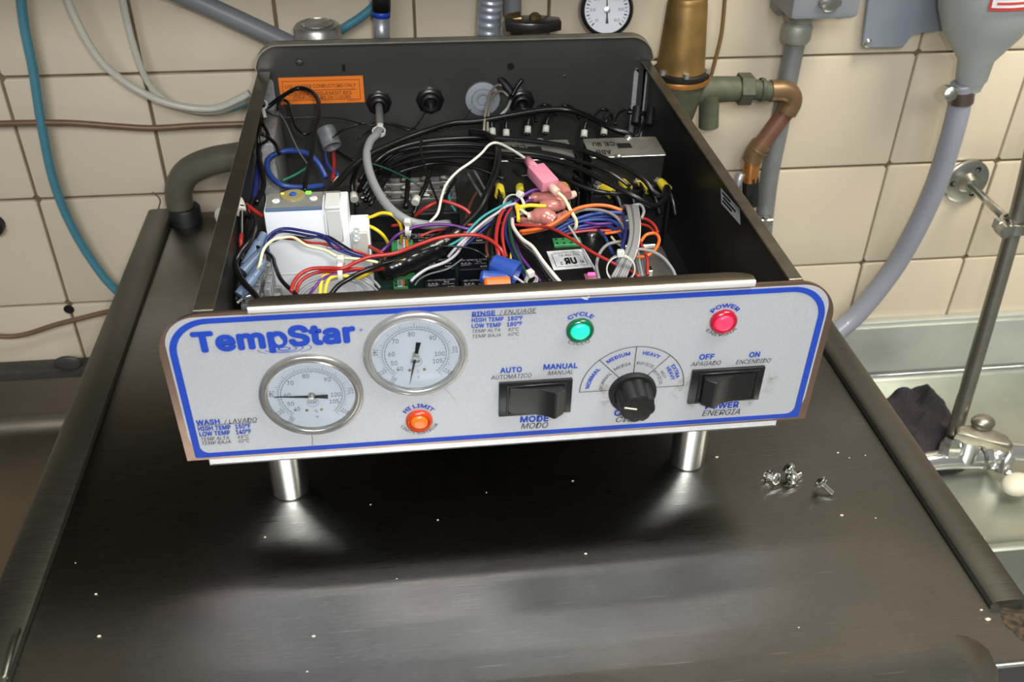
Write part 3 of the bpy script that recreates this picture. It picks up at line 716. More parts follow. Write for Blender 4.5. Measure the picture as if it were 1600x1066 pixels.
# small white sticker on the inside of the right panel
bm = NB(); X_ = BX1 - .0016
def ax_(u, v, x):
    q_ = ray(u, v); return CP + q_ * ((x - CP.x) / q_.x)
Q = [ax_(u, v, X_) for u, v in ((1126, 293), (1156, 327), (1157, 352), (1127, 318))]
bm.faces.new([bm.verts.new(v_) for v_ in Q]); bm.faces.new([bm.verts.new(v_ + Vector((.0006, 0, 0))) for v_ in Q])
st2 = tag(obj('paper_label', bm, mat('silver_label', (188, 192, 198), .5)), 'small silver-white part label inside right wall of box', 'label')
bm = NB()
for (a, b) in ((.1, .55), (.15, .8), (.1, .6)):
    k = .25 * ((a, b) == (.15, .8)) + .5 * ((a, b) == (.1, .6)) + .12
    A = Q[0].lerp(Q[1], a).lerp(Q[3].lerp(Q[2], a), k); B = Q[0].lerp(Q[1], b).lerp(Q[3].lerp(Q[2], b), k); D_ = Vector((0, 0, -.0018)); e = Vector((-.0003, 0, 0))
    bm.faces.new([bm.verts.new(v_ + e) for v_ in (A, B, B + D_, A + D_)])
obj('label_printing', bm, INK, st2)

# ================================================================== components inside the box
FLOOR = BZ0 + .0015
def sil_screw(bm, M, r=.003, h=.0018, cross=True):
    lathe(bm, [(r, 0), (r, h * .4), (r * .8, h), (0, h)], 14, M)
# ---- white phase monitor module
a, b = az(416, 304, .166), az(548, 296, .166); c_, d_ = az(538, 325, .166), az(411, 326, .166)
mx0, mx1 = (a.x + d_.x) / 2, (b.x + c_.x) / 2; my0, my1 = (c_.y + d_.y) / 2, (a.y + b.y) / 2 + .002
mod = thing('monitor_module', 'white plastic monitoring module with lit green and orange leds', 'relay module', (mx0, my0, FLOOR))
bm = NB(); box(bm, mx0, mx1, my0, my1, FLOOR, .1645, .0012, 2); obj('housing', bm, WHITEP, mod, 40)
bm = NB(); box(bm, mx0 + .0012, mx1 - .019, my0 + .0006, my1 - .001, .1643, .1656, .0005)
box(bm, mx1 - .019, mx1 - .0060, my1 - .006, my1 - .001, .1643, .1656, .0004); o = obj('front_panel', bm, mat('clear_grey_panel', (128, 128, 122), .2, 0, .12, 90, coat=.6), mod, 40)
bm = NB(); box(bm, mx0 + .0015, mx1 - .019, my0 - .0002, my0 + .0030, .1640, .1659, .0003); obj('blue_stripe', bm, mat('slate_blue_print', (84, 104, 138), .4), mod)
bm = NB(); box(bm, mx1 - .0175, mx1 - .0055, my0 - .0015, my1 - .006, .1640, .1668, .0008); box(bm, mx1 - .0165, mx1 - .0050, my0 - .0016, my0 + .001, .136, .1640, .0008); obj('release_tab', bm, mat('tab_white', (206, 207, 204), .45), mod, 40)
p = az(458, 305, .166)
bm = NB(); lathe(bm, [(.0095, 0), (.0095, .0012), (.008, .0016), (.0045, .0010), (0, .0010)], 28, Matrix.Translation((p.x, p.y, .1652))); obj('setting_dial', bm, mat('amber_clear_dial', (150, 138, 92), .25, 0, coat=.5), mod, 40)
bm = NB(); lathe(bm, [(.0026, 0), (.0026, .0020), (.002, .0024), (0, .0024)], 16, Matrix.Translation((p.x, p.y, .1656))); box(bm, -.0022, .0022, -.0003, .0003, .0024, .0028, M=Matrix.Translation((p.x, p.y, .1654))); obj('dial_screw', bm, mat('blue_plastic', (40, 84, 160), .4), mod, 40)
p = az(431, 315, .166); bm = NB()
for (u, v) in ((431, 314), (490, 310)):
    p = az(u, v, .166); lathe(bm, [(.0030, 0), (.003, .0007), (.0016, .0009), (0, .0006)], 20, Matrix.Translation((p.x, p.y, .1655)))
    for k in range(3): box(bm, -.0028, .0028, -.0003, .0003, .0009, .0012, M=Matrix.Translation((p.x, p.y, .1655)) @ Matrix.Rotation(k * .9, 4, 'Z'))
obj('printed_symbol', bm, PWHITE, mod)
bm = NB(); p = az(482, 300.5, .166); box(bm, p.x - .0022, p.x + .0022, p.y - .0012, p.y + .0012, .1652, .1668, .0005); obj('green_led', bm, mat('green_led', (60, 240, 40), .3, emit=(110, 255, 50), es=2.2), mod)
bm = NB(); p = az(441, 304, .166); box(bm, p.x - .0010, p.x + .0014, p.y - .001, p.y + .001, .1664, .1674, .0004); obj('orange_led', bm, mat('orange_led', (255, 180, 60), .3, emit=(255, 170, 50), es=2.2), mod)
# stepped terminal shelf on the right side
sx = mx1 - .0005
bm = NB(); box(bm, sx, sx + .0155, my0 + .002, my1, FLOOR, .1435, .001); obj('terminal_shelf', bm, WHITEP, mod, 40)
bm = NB(); box(bm, sx + .001, sx + .0145, my0 - .0006, my0 + .003, .122, .1430, .0008); obj('terminal_strip', bm, LGREY, mod, 40)
for (u, v) in ((557, 359), (557, 366), (557, 373.5)):
    p = ay(u, v, my0 - .001); bm = NB(); lathe(bm, [(.0026, 0), (.0026, .001), (.0018, .0012), (.0016, .0004), (0, .0004)], 16, axis((p.x, my0 - .0006, p.z), (0, -1, 0))); obj('terminal_screw', bm, mat('bright_screw', (226, 228, 230), .35, .2), mod, 40)
bm = NB(); box(bm, mx0 + .001, mx1 + .002, my0 - .0004, my0 + .0001, .1085, .1090); box(bm, mx1 - .0185, mx1 - .0180, my0 - .0004, my0 + .0001, .130, .160); box(bm, mx1 - .0185, mx1 - .004, my0 - .0004, my0 + .0001, .1300, .1305)
obj('housing_seam', bm, LGREY, mod)

# ---- distribution terminal block (aluminium) behind the module
tb = thing('terminal_block', 'silver screw terminal block with three rails behind white module', 'terminal block', (.15, .32, FLOOR))
bm = NB(); box(bm, .108, .205, .296, .350, FLOOR, .090, .001); obj('block_base', bm, BLACKM, tb)
for k in range(3):
    y0 = .300 + k * .0165
    bm = NB(); box(bm, .110, .203, y0, y0 + .0125, .090, .1035, .0008, 2); obj('terminal_rail', bm, ALU, tb, 40)
    for i in range(5):
        bm = NB(); x = .119 + i * .0188
        lathe(bm, [(.0055, 0), (.0055, .0008), (.0042, .0016), (.004, .0006), (0, .0006)], 20, Matrix.Translation((x, y0 + .00625, .1035))); box(bm, -.0035, .0035, -.0005, .0005, .0006, .0011, M=Matrix.Translation((x, y0 + .00625, .1035)) @ Matrix.Rotation(i + k, 4, 'Z'))
        obj('rail_screw', bm, DULLCHR, tb, 40)

# ---- relay board with cube relays
rb = thing('relay_board', 'circuit board carrying rows of black cube relays with white print', 'relay board', (.18, .2, FLOOR))
bm = NB(); box(bm, .121, .236, .128, .232, .081, .0828, .0003); obj('circuit_board', bm, mat('dark_green_pcb', (14, 40, 30), .35, 0, .2, 100), rb)
bm = NB()
for x, y in ((.125, .132), (.232, .132), (.125, .228), (.232, .228)): lathe(bm, [(.002, 0), (.002, .018), (0, .018)], 10, Matrix.Translation((x, y, FLOOR)))
obj('standoff', bm, DULLCHR, rb)
RELAY = mat('relay_black', (18, 20, 26), .28, 0, .15, 60, coat=.2)
rows = [(372, (645, 685, 735)), (412, (686, 741)), (444, (690, 747))]
txt = NB
for vv, us in rows:
    for u in us:
        p = az(u, vv, .104)
        r_ = None; bm = NB(); w2, d2 = .0128, .0085
        box(bm, p.x - w2, p.x + w2, p.y - d2, p.y + d2, .0828, .104, .0008)
        r_ = obj('relay', bm, RELAY, rb)
        bm = NB(); zz = .1042
        for s, x0, x1, y0, hh in (('JZC-22FSC12L 12VDC', -.011, .011, .0048, .0021), ('A10A120VAC', -.011, -.002, -.0010, .0013), ('CONTACT', -.011, -.003, -.0030, .0013), ('COIL 12VDC', .0005, .010, -.0010, .0013), ('ЯU', .002, .0060, .0015, .0022), ('NR', .0048, .0100, -.0066, .0026)):
            if x1 <= x0: continue
            text_on(bm, s, (p.x + x0, p.y + y0, zz), (p.x + x1, p.y + y0, zz), hh, up=(0, 1, 0), bold=.01)
        for k in range(3): ink = (p.x - .0100 + k * .003, p.y + .0012); bm.faces.new([bm.verts.new((ink[0] + .001 * math.cos(t), ink[1] + .001 * math.sin(t), zz)) for t in (.5, 2.6, 4.7)])
        obj('relay_print', bm, mat('relay_white_print', (196, 200, 205), .5), r_)
TGREEN = mat('terminal_green', (58, 140, 84), .45, 0, .08, 80)
def green_terminal(u0, v0, u1, v1, z, lab, extra=False):
    a, b = az(u0, v0, z), az(u1, v1, z)
    x0, x1 = sorted((a.x, b.x)); y0, y1 = sorted((a.y, b.y))
    t = thing('terminal_plug', lab, 'connector', ((x0 + x1) / 2, (y0 + y1) / 2, .083))
    bm = NB(); box(bm, x0, x1, y0, y1, .083, z, .0005); obj('plug_body', bm, TGREEN, t)
    bm = NB(); n = 3 if extra else 4
    for k in range(n):
        x = x0 + (x1 - x0) * (k + .5) / n; box(bm, x - .0010, x + .0010, y0 + .001, y0 + .004, z - .0002, z + .0003); lathe(bm, [(.0012, 0), (.0012, .0004), (0, .0004)], 10, Matrix.Translation((x, y1 - .003, z)))
    obj('clamp_screw', bm, mat('dark_green_plastic2', (20, 70, 44), .5), t)
    if extra:
        bm = NB(); box(bm, x0 + (x1 - x0) * .30, x0 + (x1 - x0) * .62, y0 + .0002, y1 - .0004, z, z + .0006); obj('marker_strip', bm, PWHITE, t)
        bm = NB()
        for k in range(5): box(bm, x0 + (x1 - x0) * (.33 + .05 * k), x0 + (x1 - x0) * (.36 + .05 * k), y0 + .0008, y1 - .001, z + .0005, z + .0008)
        obj('marker_print', bm, INK, t)
        bm = NB(); box(bm, x0 + (x1 - x0) * .66, x0 + (x1 - x0) * .78, y0 + .0002, y1 - .0004, z, z + .0007); obj('orange_marker', bm, mat('orange_plastic', (226, 110, 40), .5), t)
green_terminal(612, 398, 645, 374, .108, 'green plug-in terminal with white marker strip near long red wire', True)
green_terminal(615, 449, 637, 437, .112, 'small green plug-in terminal just behind the front trim', True)
green_terminal(866, 383, 906, 370, .106, 'green terminal block at back of black controller', False)

# ---- black controller with printed label
ct = thing('controller_unit', 'black controller box with white approval label', 'controller', (.29, .19, FLOOR))
a, b = az(800, 360, .1035), az(962, 440, .1035)
bm = NB(); box(bm, .2455, .3290, .130, .232, FLOOR, .1035, .0015, 2); obj('housing', bm, BLACKP, ct, 40)
bm = NB(); p = az(925, 366, .1035)
lathe(bm, [(.0055, 0), (.0055, .0008), (.004, .0026), (0, .0030)], 20, Matrix.Translation((p.x, p.y, .1035))); obj('cover_screw', bm, DULLCHR, ct, 40)
bm = NB(); p = az(842, 370, .1035); lathe(bm, [(.0035, 0), (.0035, .0006), (.002, .0006), (.002, 0)], 20, Matrix.Translation((p.x, p.y, .1035))); obj('cover_hole', bm, BLACKM, ct, 40)
zl = .1039
q = [az(u, v, zl) for u, v in ((854, 393), (912, 389), (925, 417), (865, 422))]
bm = NB(); vs = [bm.verts.new(v) for v in q]; v2 = [bm.verts.new(v - Vector((0, 0, .0003))) for v in q]
bm.faces.new(vs); bm.faces.new(v2[::-1])
for i in range(4): bm.faces.new((vs[i], v2[i], v2[(i + 1) % 4], vs[(i + 1) % 4]))
lab_ = obj('approval_label', bm, PWHITE, ct)
bm = NB()
def LQ(a, b):   # a right 0..1, b up 0..1
    return (q[3].lerp(q[2], a)).lerp(q[0].lerp(q[1], a), b) + Vector((0, 0, .0003))
def ltext(s, a0, a1, b0, h, bold=.01):
    A, B = LQ(a0, b0), LQ(a1, b0); up = (LQ(a0, b0 + .1) - A)
    text_on(bm, s, A, B, h * (q[0] - q[3]).length, up=up, bold=bold)
ltext('THIS EQUIPMENT MODEL IS', .16, .84, .86, .06); ltext('TJ8-R060-P704', .27, .82, .66, .11); ltext('C', .24, .30, .22, .14, .02); ltext('ЯU', .36, .68, .24, .30, .05); ltext('US', .76, .86, .24, .12, .02); ltext('E164962 CO53', .30, .66, .07, .07)
for (a0, b0, a1, b1) in ((.1, .13, .1, .82), (.92, .13, .92, .82), (.1, .13, .28, .13), (.7, .13, .92, .13), (.1, .82, .92, .82)):
    A, B = LQ(a0, b0), LQ(a1, b1); d = (B - A).normalized(); n_ = Vector((-d.y, d.x, 0)) * .0002
    bm.faces.new([bm.verts.new(v) for v in (A - n_, B - n_, B + n_, A + n_)])
obj('label_print', bm, INK, lab_)
led = thing('indicator_board', 'tiny board with glowing red led behind front trim', 'circuit board', (.305, .14, .1035))
p = az(925, 432, .1045)
bm = NB(); box(bm, p.x - .006, p.x + .006, p.y - .006, p.y + .004, .1036, .1048); obj('circuit_board', bm, mat('pink_lit_pcb', (150, 100, 108), .5), led)
bm = NB(); box(bm, p.x - .003, p.x + .003, p.y + .0005, p.y + .0035, .1048, .1065, .0004); obj('red_led', bm, mat('red_led', (255, 70, 110), .3, emit=(255, 70, 130), es=3.5), led)
bm = NB(); box(bm, p.x - .004, p.x + .004, p.y - .005, p.y - .003, .1048, .1056); obj('solder_strip', bm, mat('pink_grey_part', (190, 150, 160), .4), led)

# ---- contactors
def contactor(x0, x1, y0, y1, lab, us):
    t = thing('contactor', lab, 'contactor', ((x0 + x1) / 2, (y0 + y1) / 2, FLOOR))
    bm = NB(); box(bm, x0 - .003, x1 + .003, y0 - .010, y1 + .030, FLOOR, .128, .0015); box(bm, x0 + .001, x1 - .001, y0 + .001, y1 - .001, .128, .1585, .001)
    obj('contactor_body', bm, BLACKM, t, 40)
    for i in range(4):   # barrier fins
        x = x0 - .001 + (x1 - x0 + .002) * i / 3
        bm = NB(); box(bm, x - .001, x + .001, y0 - .020, y0, FLOOR, .1365, .0004); obj('barrier_fin', bm, BLACKM, t)
        bm = NB(); box(bm, x - .001, x + .001, y1, y1 + .022, .10, .1365, .0004); obj('barrier_fin', bm, BLACKM, t)
    bm = NB(); prism(bm, rounded(x1 - x0, y1 - y0, .002, 3), .0009, Matrix.Translation(((x0 + x1) / 2, (y0 + y1) / 2, .1585)), bev=.0003, seg=1); pl = obj('name_plate', bm, ZINCP, t)
    bm = NB(); box(bm, x0 + (x1 - x0) * .42, x0 + (x1 - x0) * .60, y0 + (y1 - y0) * .42, y0 + (y1 - y0) * .66, .1592, .1600); obj('coil_window', bm, BLACKM, pl)
    bm = NB()
    for (s, a, b, c, h) in (('ABB', .30, .10, .36, .22), ('CE', .40, .26, .78, .2), ('ЯU', .22, .10, .78, .2)):
        text_on(bm, s, (x0 + (x1 - x0) * (a + .0), y0 + (y1 - y0) * (c), .1597), (x0 + (x1 - x0) * (b), y0 + (y1 - y0) * c, .1597), -h * (y1 - y0), up=(0, 1, 0), bold=.02)
    obj('plate_print', bm, INK, pl)
    for (fx, fy) in ((.62, .97), (.36, .03)):
        bm = NB(); M = Matrix.Translation((x0 + (x1 - x0) * fx, y0 + (y1 - y0) * fy, .1592)); lathe(bm, [(.0034, 0), (.0034, .0012), (.0022, .0022), (0, .0022)], 16, M); obj('plate_screw', bm, CHROME, t, 40)
    return t
cR = contactor(.3165, .3835, .2535, .2935, 'right contactor with full silver plate beside inner right wall', 0)
cL = contactor(.2370, .3030, .2535, .2935, 'left contactor, its silver plate partly under black cables', 0)
YEL = mat('yellow_crimp', (206, 186, 48), .4, 0, .06, 90)
lug_dirs = {}
for (u, v, tx, ty, who, side) in ((781, 288, -.1, -1, cL, 'leftmost yellow ring lug, beside thick black cable'), (811, 285, .0, -1, cL, 'second yellow ring lug from the left, above plastic cable tie'), (872, 280, .25, -1, cL, 'yellow ring lug half hidden behind pink connectors'),
                       (935, 290, .75, -1, cR, 'yellow ring lug at left end of right contactor'), (967, 280, .35, -1, cR, 'yellow ring lug behind crossing black cable, right contactor'), (996, 282, .55, -1, cR, 'third yellow ring lug on right contactor'), (1028, 281, .35, -1, cR, 'rightmost yellow ring lug near inner right wall')):
    p = az(u, v - 4, .137); t = thing('ring_lug', side, 'wire lug', (p.x, p.y, .13))
    bm = NB(); lathe(bm, [(.0046, -.001), (.0046, .0006), (.0030, .0012), (.0028, .0030), (0, .0030)], 16, Matrix.Translation((p.x, p.y, .1345))); box(bm, -.0026, .0026, -.0005, .0005, .003, .0034, M=Matrix.Translation((p.x, p.y, .1345)) @ Matrix.Rotation(u, 4, 'Z')); obj('lug_screw', bm, CHROME, t, 40)
    d = Vector((tx, ty, -.25)).normalized(); s = p + Vector((0, 0, -.0015)) + d * .004
    bm = NB(); tube(bm, [s, s + d * .004, s + d * .0105, s + d * .0125], .0044, 12, 3, rf=lambda f: .8 + .28 * min(1, f * 1.4)); obj('yellow_sleeve', bm, YEL, t, 50)
    bm = NB(); e = s + d * .0120; tube(bm, [e, e + d * .005, e + d * .011 + Vector((0, 0, -.004)), e + d * .017 + Vector((0, 0, -.014))], .0026, 10); obj('lug_wire', bm, BLACKW, t)

# ---- crimp ferrules with wire numbers feeding the contactor tops
def wire(pts, col, px, label, group=None, sides=8, name='wire', z=None, sub=6):
    P = [az(u, v, z_) for u, v, z_ in pts]
    P = [Vector((min(max(p.x, BX0 + .005), BX1 - .005), min(p.y, BD - .004), p.z)) if INBOX else p for p in P]
    d = sum((p - CP).length for p in P) / len(P); r = px / 2 * d / FPX * .96
    bm = NB(); tube(bm, P, r, sides, sub)
    return tag(obj(name, bm, WB[col] if isinstance(col, str) else col), label, 'cable' if name == 'cable' else 'wire', group)
INBOX = True
for k, (u, v, du) in enumerate(((770, 206, -3), (791, 208, 0), (824, 203, 3), (852, 202, 5), (912, 209, 4), (943, 205, 5))):
    labs = ['first numbered white sleeve lead left of the hanging grey wires', 'second numbered white sleeve lead, left contactor', 'third numbered white sleeve lead, left contactor', 'fourth numbered white sleeve lead, above silver plate of left contactor', 'numbered white sleeve lead between the two silver plates', 'numbered white sleeve lead behind the right silver plate']
    t = thing('numbered_lead', labs[k], 'wire', az(u, v, .15))
    a = az(u, v + 9, .149); b = az(u + du * .3, v - 6, .156); c = az(u + du, v - 20, .162); e = az(u + du * 2, v - 30, .158)
    c.y = min(c.y, BD - .01); e.y = min(e.y, BD - .006)
    bm = NB(); tube(bm, [a, b, c, e], .0019, 8); obj('lead_wire', bm, BLACKW, t)
    s0 = a.lerp(b, .25); s1 = a.lerp(b, .95); bm = NB(); tube(bm, [s0, s1], .0031, 12, 1); sl = obj('white_sleeve', bm, LGREY, t)
    bm = NB(); m_ = s0.lerp(s1, .5); box(bm, m_.x - .0008, m_.x + .0008, m_.y - .0030, m_.y - .0024, m_.z - .001, m_.z + .0012); obj('sleeve_print', bm, INK, sl)

# ---- big cables
GC = 'greycable'
wire([(592, 160, .150), (593, 180, .155), (592, 205, .160), (578, 222, .160), (573, 248, .158), (583, 285, .154), (606, 322, .150), (637, 345, .146), (672, 352, .138), (700, 350, .128)], GC, 13.5, 'thick grey cable curving down from back panel grommet', name='cable', sides=14)
wire([(440, 395, .12), (500, 318, .150), (530, 283, .152), (552, 259, .155), (580, 240, .158), (627, 219, .160), (665, 205, .162), (705, 193, .163), (750, 189, .163), (800, 180, .165), (850, 172, .166), (890, 172, .165), (925, 185, .163), (955, 200, .162), (985, 212, .156), (992, 232, .14)], 'black', 10.5, 'thickest black cable arching over everything at back of box', name='cable', sides=12)
CB = 'black cables sweeping across the middle of the box'
lab_b = 'black cable sweeping right from the grey cable to right contactor lugs'
for k, P in enumerate([
    [(560, 300, .12), (590, 250, .150), (640, 226, .158), (710, 216, .160), (782, 216, .162), (870, 226, .163), (925, 240, .164), (975, 261, .162), (1005, 280, .158), (1022, 300, .150), (1036, 306, .145), (1041, 292, .140)],
    [(600, 262, .140), (650, 240, .155), (720, 236, .160), (785, 241, .164), (850, 247, .166), (900, 261, .166), (950, 286, .164), (990, 306, .160), (1020, 322, .150), (1040, 310, .145), (1040, 294, .140)],
    [(590, 270, .135), (650, 250, .150), (720, 245, .156), (800, 250, .160), (850, 262, .160), (905, 290, .158), (960, 303, .154), (1003, 300, .146)],
    [(605, 240, .150), (660, 229, .157), (730, 226, .159), (800, 232, .160), (860, 240, .161), (905, 252, .160), (950, 268, .158), (985, 292, .148)]]):
    wire(P, 'black', (8.5, 8.5, 7, 6)[k], ('black cable ending in an upward hook at the rightmost yellow lug', 'black cable sweeping lowest past the yellow lugs to the right', 'black cable ending between the first two yellow lugs of right contactor', 'thinner black cable dropping to the middle yellow lugs')[k], CB, 10, 'cable')
CB2 = 'thin black wires bundled in the middle of the box'
for k in range(7):
    o_ = k * 4.5
    P = [(560 + k * 3, 285 + k * 6, .125), (585 + k * 4, 250 + o_ * .9, .142 - k * .002), (630, 226 + o_ * .9, .154 - k * .003), (700, 215 + o_ * .9 + random.uniform(-2, 2), .156 - k * .003), (770, 219 + o_ * .8, .156 - k * .003), (830, 228 + o_ + random.uniform(-3, 3), .154 - k * .003), (868 + k * 4, 246 + o_, .148 - k * .002), (880 + k * 5, 268 + o_ * .6, .140)]
    wire(P, 'black', 5.2, ('topmost', 'second from top', 'third from top', 'fourth, middle', 'fifth from top', 'second lowest', 'lowest')[k] + ' thin black wire of the bundle between grey cable and contactors', CB2, 8)
wire([(735, 206, .166), (762, 212, .168), (777, 230, .168), (776, 262, .166), (762, 300, .160), (750, 325, .154), (730, 348, .150), (705, 372, .146), (678, 392, .142)], 'black', 12.5, 'thick black cable hanging down in front of the left contactor', name='cable', sides=14)
TAPE = mat('black_tape', (14, 14, 15), .22, 0, .2, 60, (1, 1, 1), .4)
bm = NB(); P = [az(u, v, z) for u, v, z in ((592, 424, .130), (612, 418, .133), (650, 402, .137), (685, 384, .141), (716, 364, .145))]
tube(bm, P, .0085, 14, 8, rf=lambda f: .85 + .3 * math.sin(PI * f) + .05 * math.sin(f * 60)); tag(obj('taped_bundle', bm, TAPE, None, 60), 'fat cable bundle wrapped in shiny black tape over relays', 'cable bundle')

# ---- left side wires
wire([(505, 290, .118), (475, 293, .124), (440, 289, .130), (420, 270, .134), (420, 248, .138), (445, 236, .142), (475, 238, .142), (495, 252, .136), (510, 278, .124)], 'blue', 9, 'thick blue wire loop behind the white module', sides=12)
wire([(402, 168, .168), (420, 166, .170), (437, 153, .173), (465, 138, .175), (488, 144, .176), (499, 166, .175), (492, 202, .172), (485, 250, .168), (478, 280, .166), (476, 300, .163)], 'black', 7, 'black wire looping over the orange warning sticker', sides=10)
wire([(434, 172, .169), (437, 157, .172), (450, 160, .171), (457, 183, .168), (463, 200, .165), (478, 210, .162), (490, 203, .160), (498, 190, .160)], 'black', 4.5, 'small thin black loop below left half of orange sticker')
wire([(437, 176, .170), (448, 195, .167), (458, 218, .163), (468, 238, .160), (480, 256, .158)], 'dgrey', 2.6, 'thin grey wire hanging below the orange sticker')
wire([(405, 172, .165), (440, 183, .160), (500, 183, .158), (540, 187, .158), (570, 195, .157), (590, 196, .156)], 'black', 2.2, 'hair-thin black wire running right below the sticker')
wire([(520, 215, .148), (540, 200, .152), (575, 192, .155), (610, 195, .155), (640, 203, .153), (655, 190, .154), (664, 175, .155)], 'black', 3, 'thin black wire running to the second grommet')
wire([(560, 215, .146), (600, 193, .152), (640, 200, .150), (680, 205, .148), (720, 190, .152), (735, 172, .153)], 'black', 2.6, 'thin black wire dipping between second and grey grommets')
wire([(440, 283, .13), (460, 274, .132), (480, 262, .134)], 'green', 5, 'short green wire inside the blue loop')
wire([(520, 232, .118), (522, 255, .116), (520, 280, .114)], 'red', 7, 'red wire coming out of silver conduit nipple')
wire([(508, 232, .116), (512, 258, .116), (530, 275, .114)], 'blue', 7, 'blue wire coming out of silver conduit nipple')
wire([(528, 236, .118), (545, 247, .116), (560, 252, .114)], 'black', 6, 'black wire coming out of silver conduit nipple')
wire([(565, 285, .118), (572, 278, .118), (580, 268, .118)], 'red', 9, 'short red wire stub on the terminal block')
for k, (P, c, px, lb) in enumerate((
    ([(362, 320, .150), (385, 333, .155), (398, 345, .156), (392, 372, .156), (375, 395, .152), (368, 415, .148), (380, 440, .148), (400, 462, .150), (408, 478, .150)], 'black', 10, 'thick black wire hanging in an S down the left wall'),
    ([(388, 378, .146), (405, 388, .148), (425, 401, .152), (430, 416, .155), (440, 438, .158), (458, 456, .158), (470, 468, .156)], 'black', 7, 'black wire bent sharply in front of white module'),
    ([(352, 322, .16), (378, 332, .156), (372, 350, .15), (360, 380, .14)], 'black', 8, 'black wire tucked under left rim beside white crimp'),
    ([(385, 320, .150), (398, 330, .150), (412, 338, .148)], 'red', 7, 'short red wire beside the module, top left'),
    ([(375, 322, .150), (385, 322, .152), (388, 335, .150)], 'red', 8, 'curved dark red wire left of the module'),
    ([(355, 368, .145), (358, 378, .143), (362, 390, .138)], 'red', 7, 'red wire entering white crimp on left wall'),
    ([(364, 368, .142), (370, 376, .140), (374, 385, .136)], 'red', 5, 'thin red wire next to the left terminal block'),
    ([(345, 405, .13), (350, 440, .13), (358, 470, .125)], 'black', 7, 'black wire running down under left rim near front'),
    ([(380, 300, .13), (362, 330, .14), (345, 372, .14), (342, 410, .13)], 'black', 9, 'black wire running along the inner left wall'),
    ([(385, 225, .15), (400, 240, .148), (408, 262, .145), (412, 290, .14), (400, 318, .138)], 'black', 8, 'black wire curling in the rear left corner'),
    ([(388, 200, .16), (402, 208, .158), (415, 212, .155), (430, 225, .15), (436, 240, .148)], 'black', 6, 'black wire arching over silver bracket, rear left'),
    ([(398, 175, .168), (394, 200, .162), (400, 225, .152), (420, 215, .150), (412, 196, .155), (402, 190, .158)], 'black', 5, 'small black wire loop in the rear left corner'),
    ([(395, 240, .145), (398, 265, .14), (392, 300, .135), (380, 320, .135)], 'navy', 9, 'dark blue wire down the rear left corner'))):
    wire(P, c, px, lb)
# white crimps in left corner
CRW = mat('white_crimp', (205, 204, 196), .4, 0, .06, 60)
for lb, P, r in (('white nylon crimp sleeve under left rim, nearer the back', [(364, 312, .158), (372, 318, .158), (377, 332, .156)], .0052), ('white nylon crimp sleeve under left rim, nearer the front', [(350, 336, .150), (353, 350, .150), (356, 366, .148)], .0064)):
    bm = NB(); tube(bm, [az(*q_) for q_ in P], r, 12, rf=lambda f: 1.15 - .35 * f); tag(obj('crimp_sleeve', bm, CRW, None, 60), lb, 'wire connector')
bm = NB(); p = az(409, 163, .172)
lathe(bm, [(.005, 0), (.005, .003), (.0032, .003), (.0032, 0)], 20, axis(p, (.4, -1, .4))); box(bm, -.0015, .0015, -.012, -.004, .0, .002, M=axis(p, (.4, -1, .4))); tag(obj('cable_clip', bm, CRW, None, 40), 'white plastic cable clip ring in rear left corner', 'cable clip')
bm = NB(); box(bm, BX0 + .0015, BX0 + .016, .335, .415, FLOOR, .148, .002, 2); tag(obj('corner_bracket', bm, BRK, None, 40), 'bright bent metal bracket standing in rear left corner', 'bracket')
# grey-blue crimp connectors, leaning
CG = mat('slate_crimp', (98, 116, 142), .35, 0, .08, 80)
for k, (u0, v0, u1, v1, lb) in enumerate(((412, 366, 384, 416, 'slate blue crimp connector, furthest back of the leaning four'), (416, 386, 380, 425, 'slate blue crimp connector, second from the back'), (413, 408, 390, 440, 'slate blue crimp connector joined to the cream wire'), (404, 424, 374, 462, 'slate blue crimp connector, nearest the front'))):
    a, b = az(u0, v0, .150), az(u1, v1, .140); bm = NB(); tube(bm, [a, a.lerp(b, .3), a.lerp(b, .34), b], .0040, 12, 3, rf=lambda f: .78 if f < .3 else 1.05); tag(obj('crimp_connector', bm, CG, None, 50), lb, 'wire connector')
# grey DIN terminals at left front
dt = thing('din_terminal_strip', 'grey stacked rail terminals in front left corner of box', 'terminal block', (.045, .14, FLOOR))
p0 = az(366, 400, .120); p1 = az(372, 478, .120)
n = 7
for k in range(n):
    yy0 = p1.y + .004 + (p0.y - p1.y) * k / n; bm = NB()
    box(bm, .0300, .0475, yy0, yy0 + .0095, FLOOR, .118 + .002 * (k % 2), .0008); box(bm, .033, .0445, yy0 + .001, yy0 + .0085, .118, .128, .0008)
    lathe(bm, [(.002, .0), (.002, .001), (0, .001)], 10, Matrix.Translation((.0385, yy0 + .0048, .128)))
    obj('terminal_block_slice', bm, GREYP, dt, 40)
for k in range(3):
    yy0 = p1.y + .002 + k * .011; bm = NB(); box(bm, .0485, .0535, yy0, yy0 + .0085, .100, .132, .0008); box(bm, .0478, .058, yy0 + .002, yy0 + .006, .100, .118, .0006); obj('terminal_clip', bm, GREYP, dt, 40)
bm = NB(); tube(bm, [az(370, 474, .134), az(380, 466, .136), az(392, 462, .136)], .0012, 8); obj('clip_pin', bm, CHROME, dt)

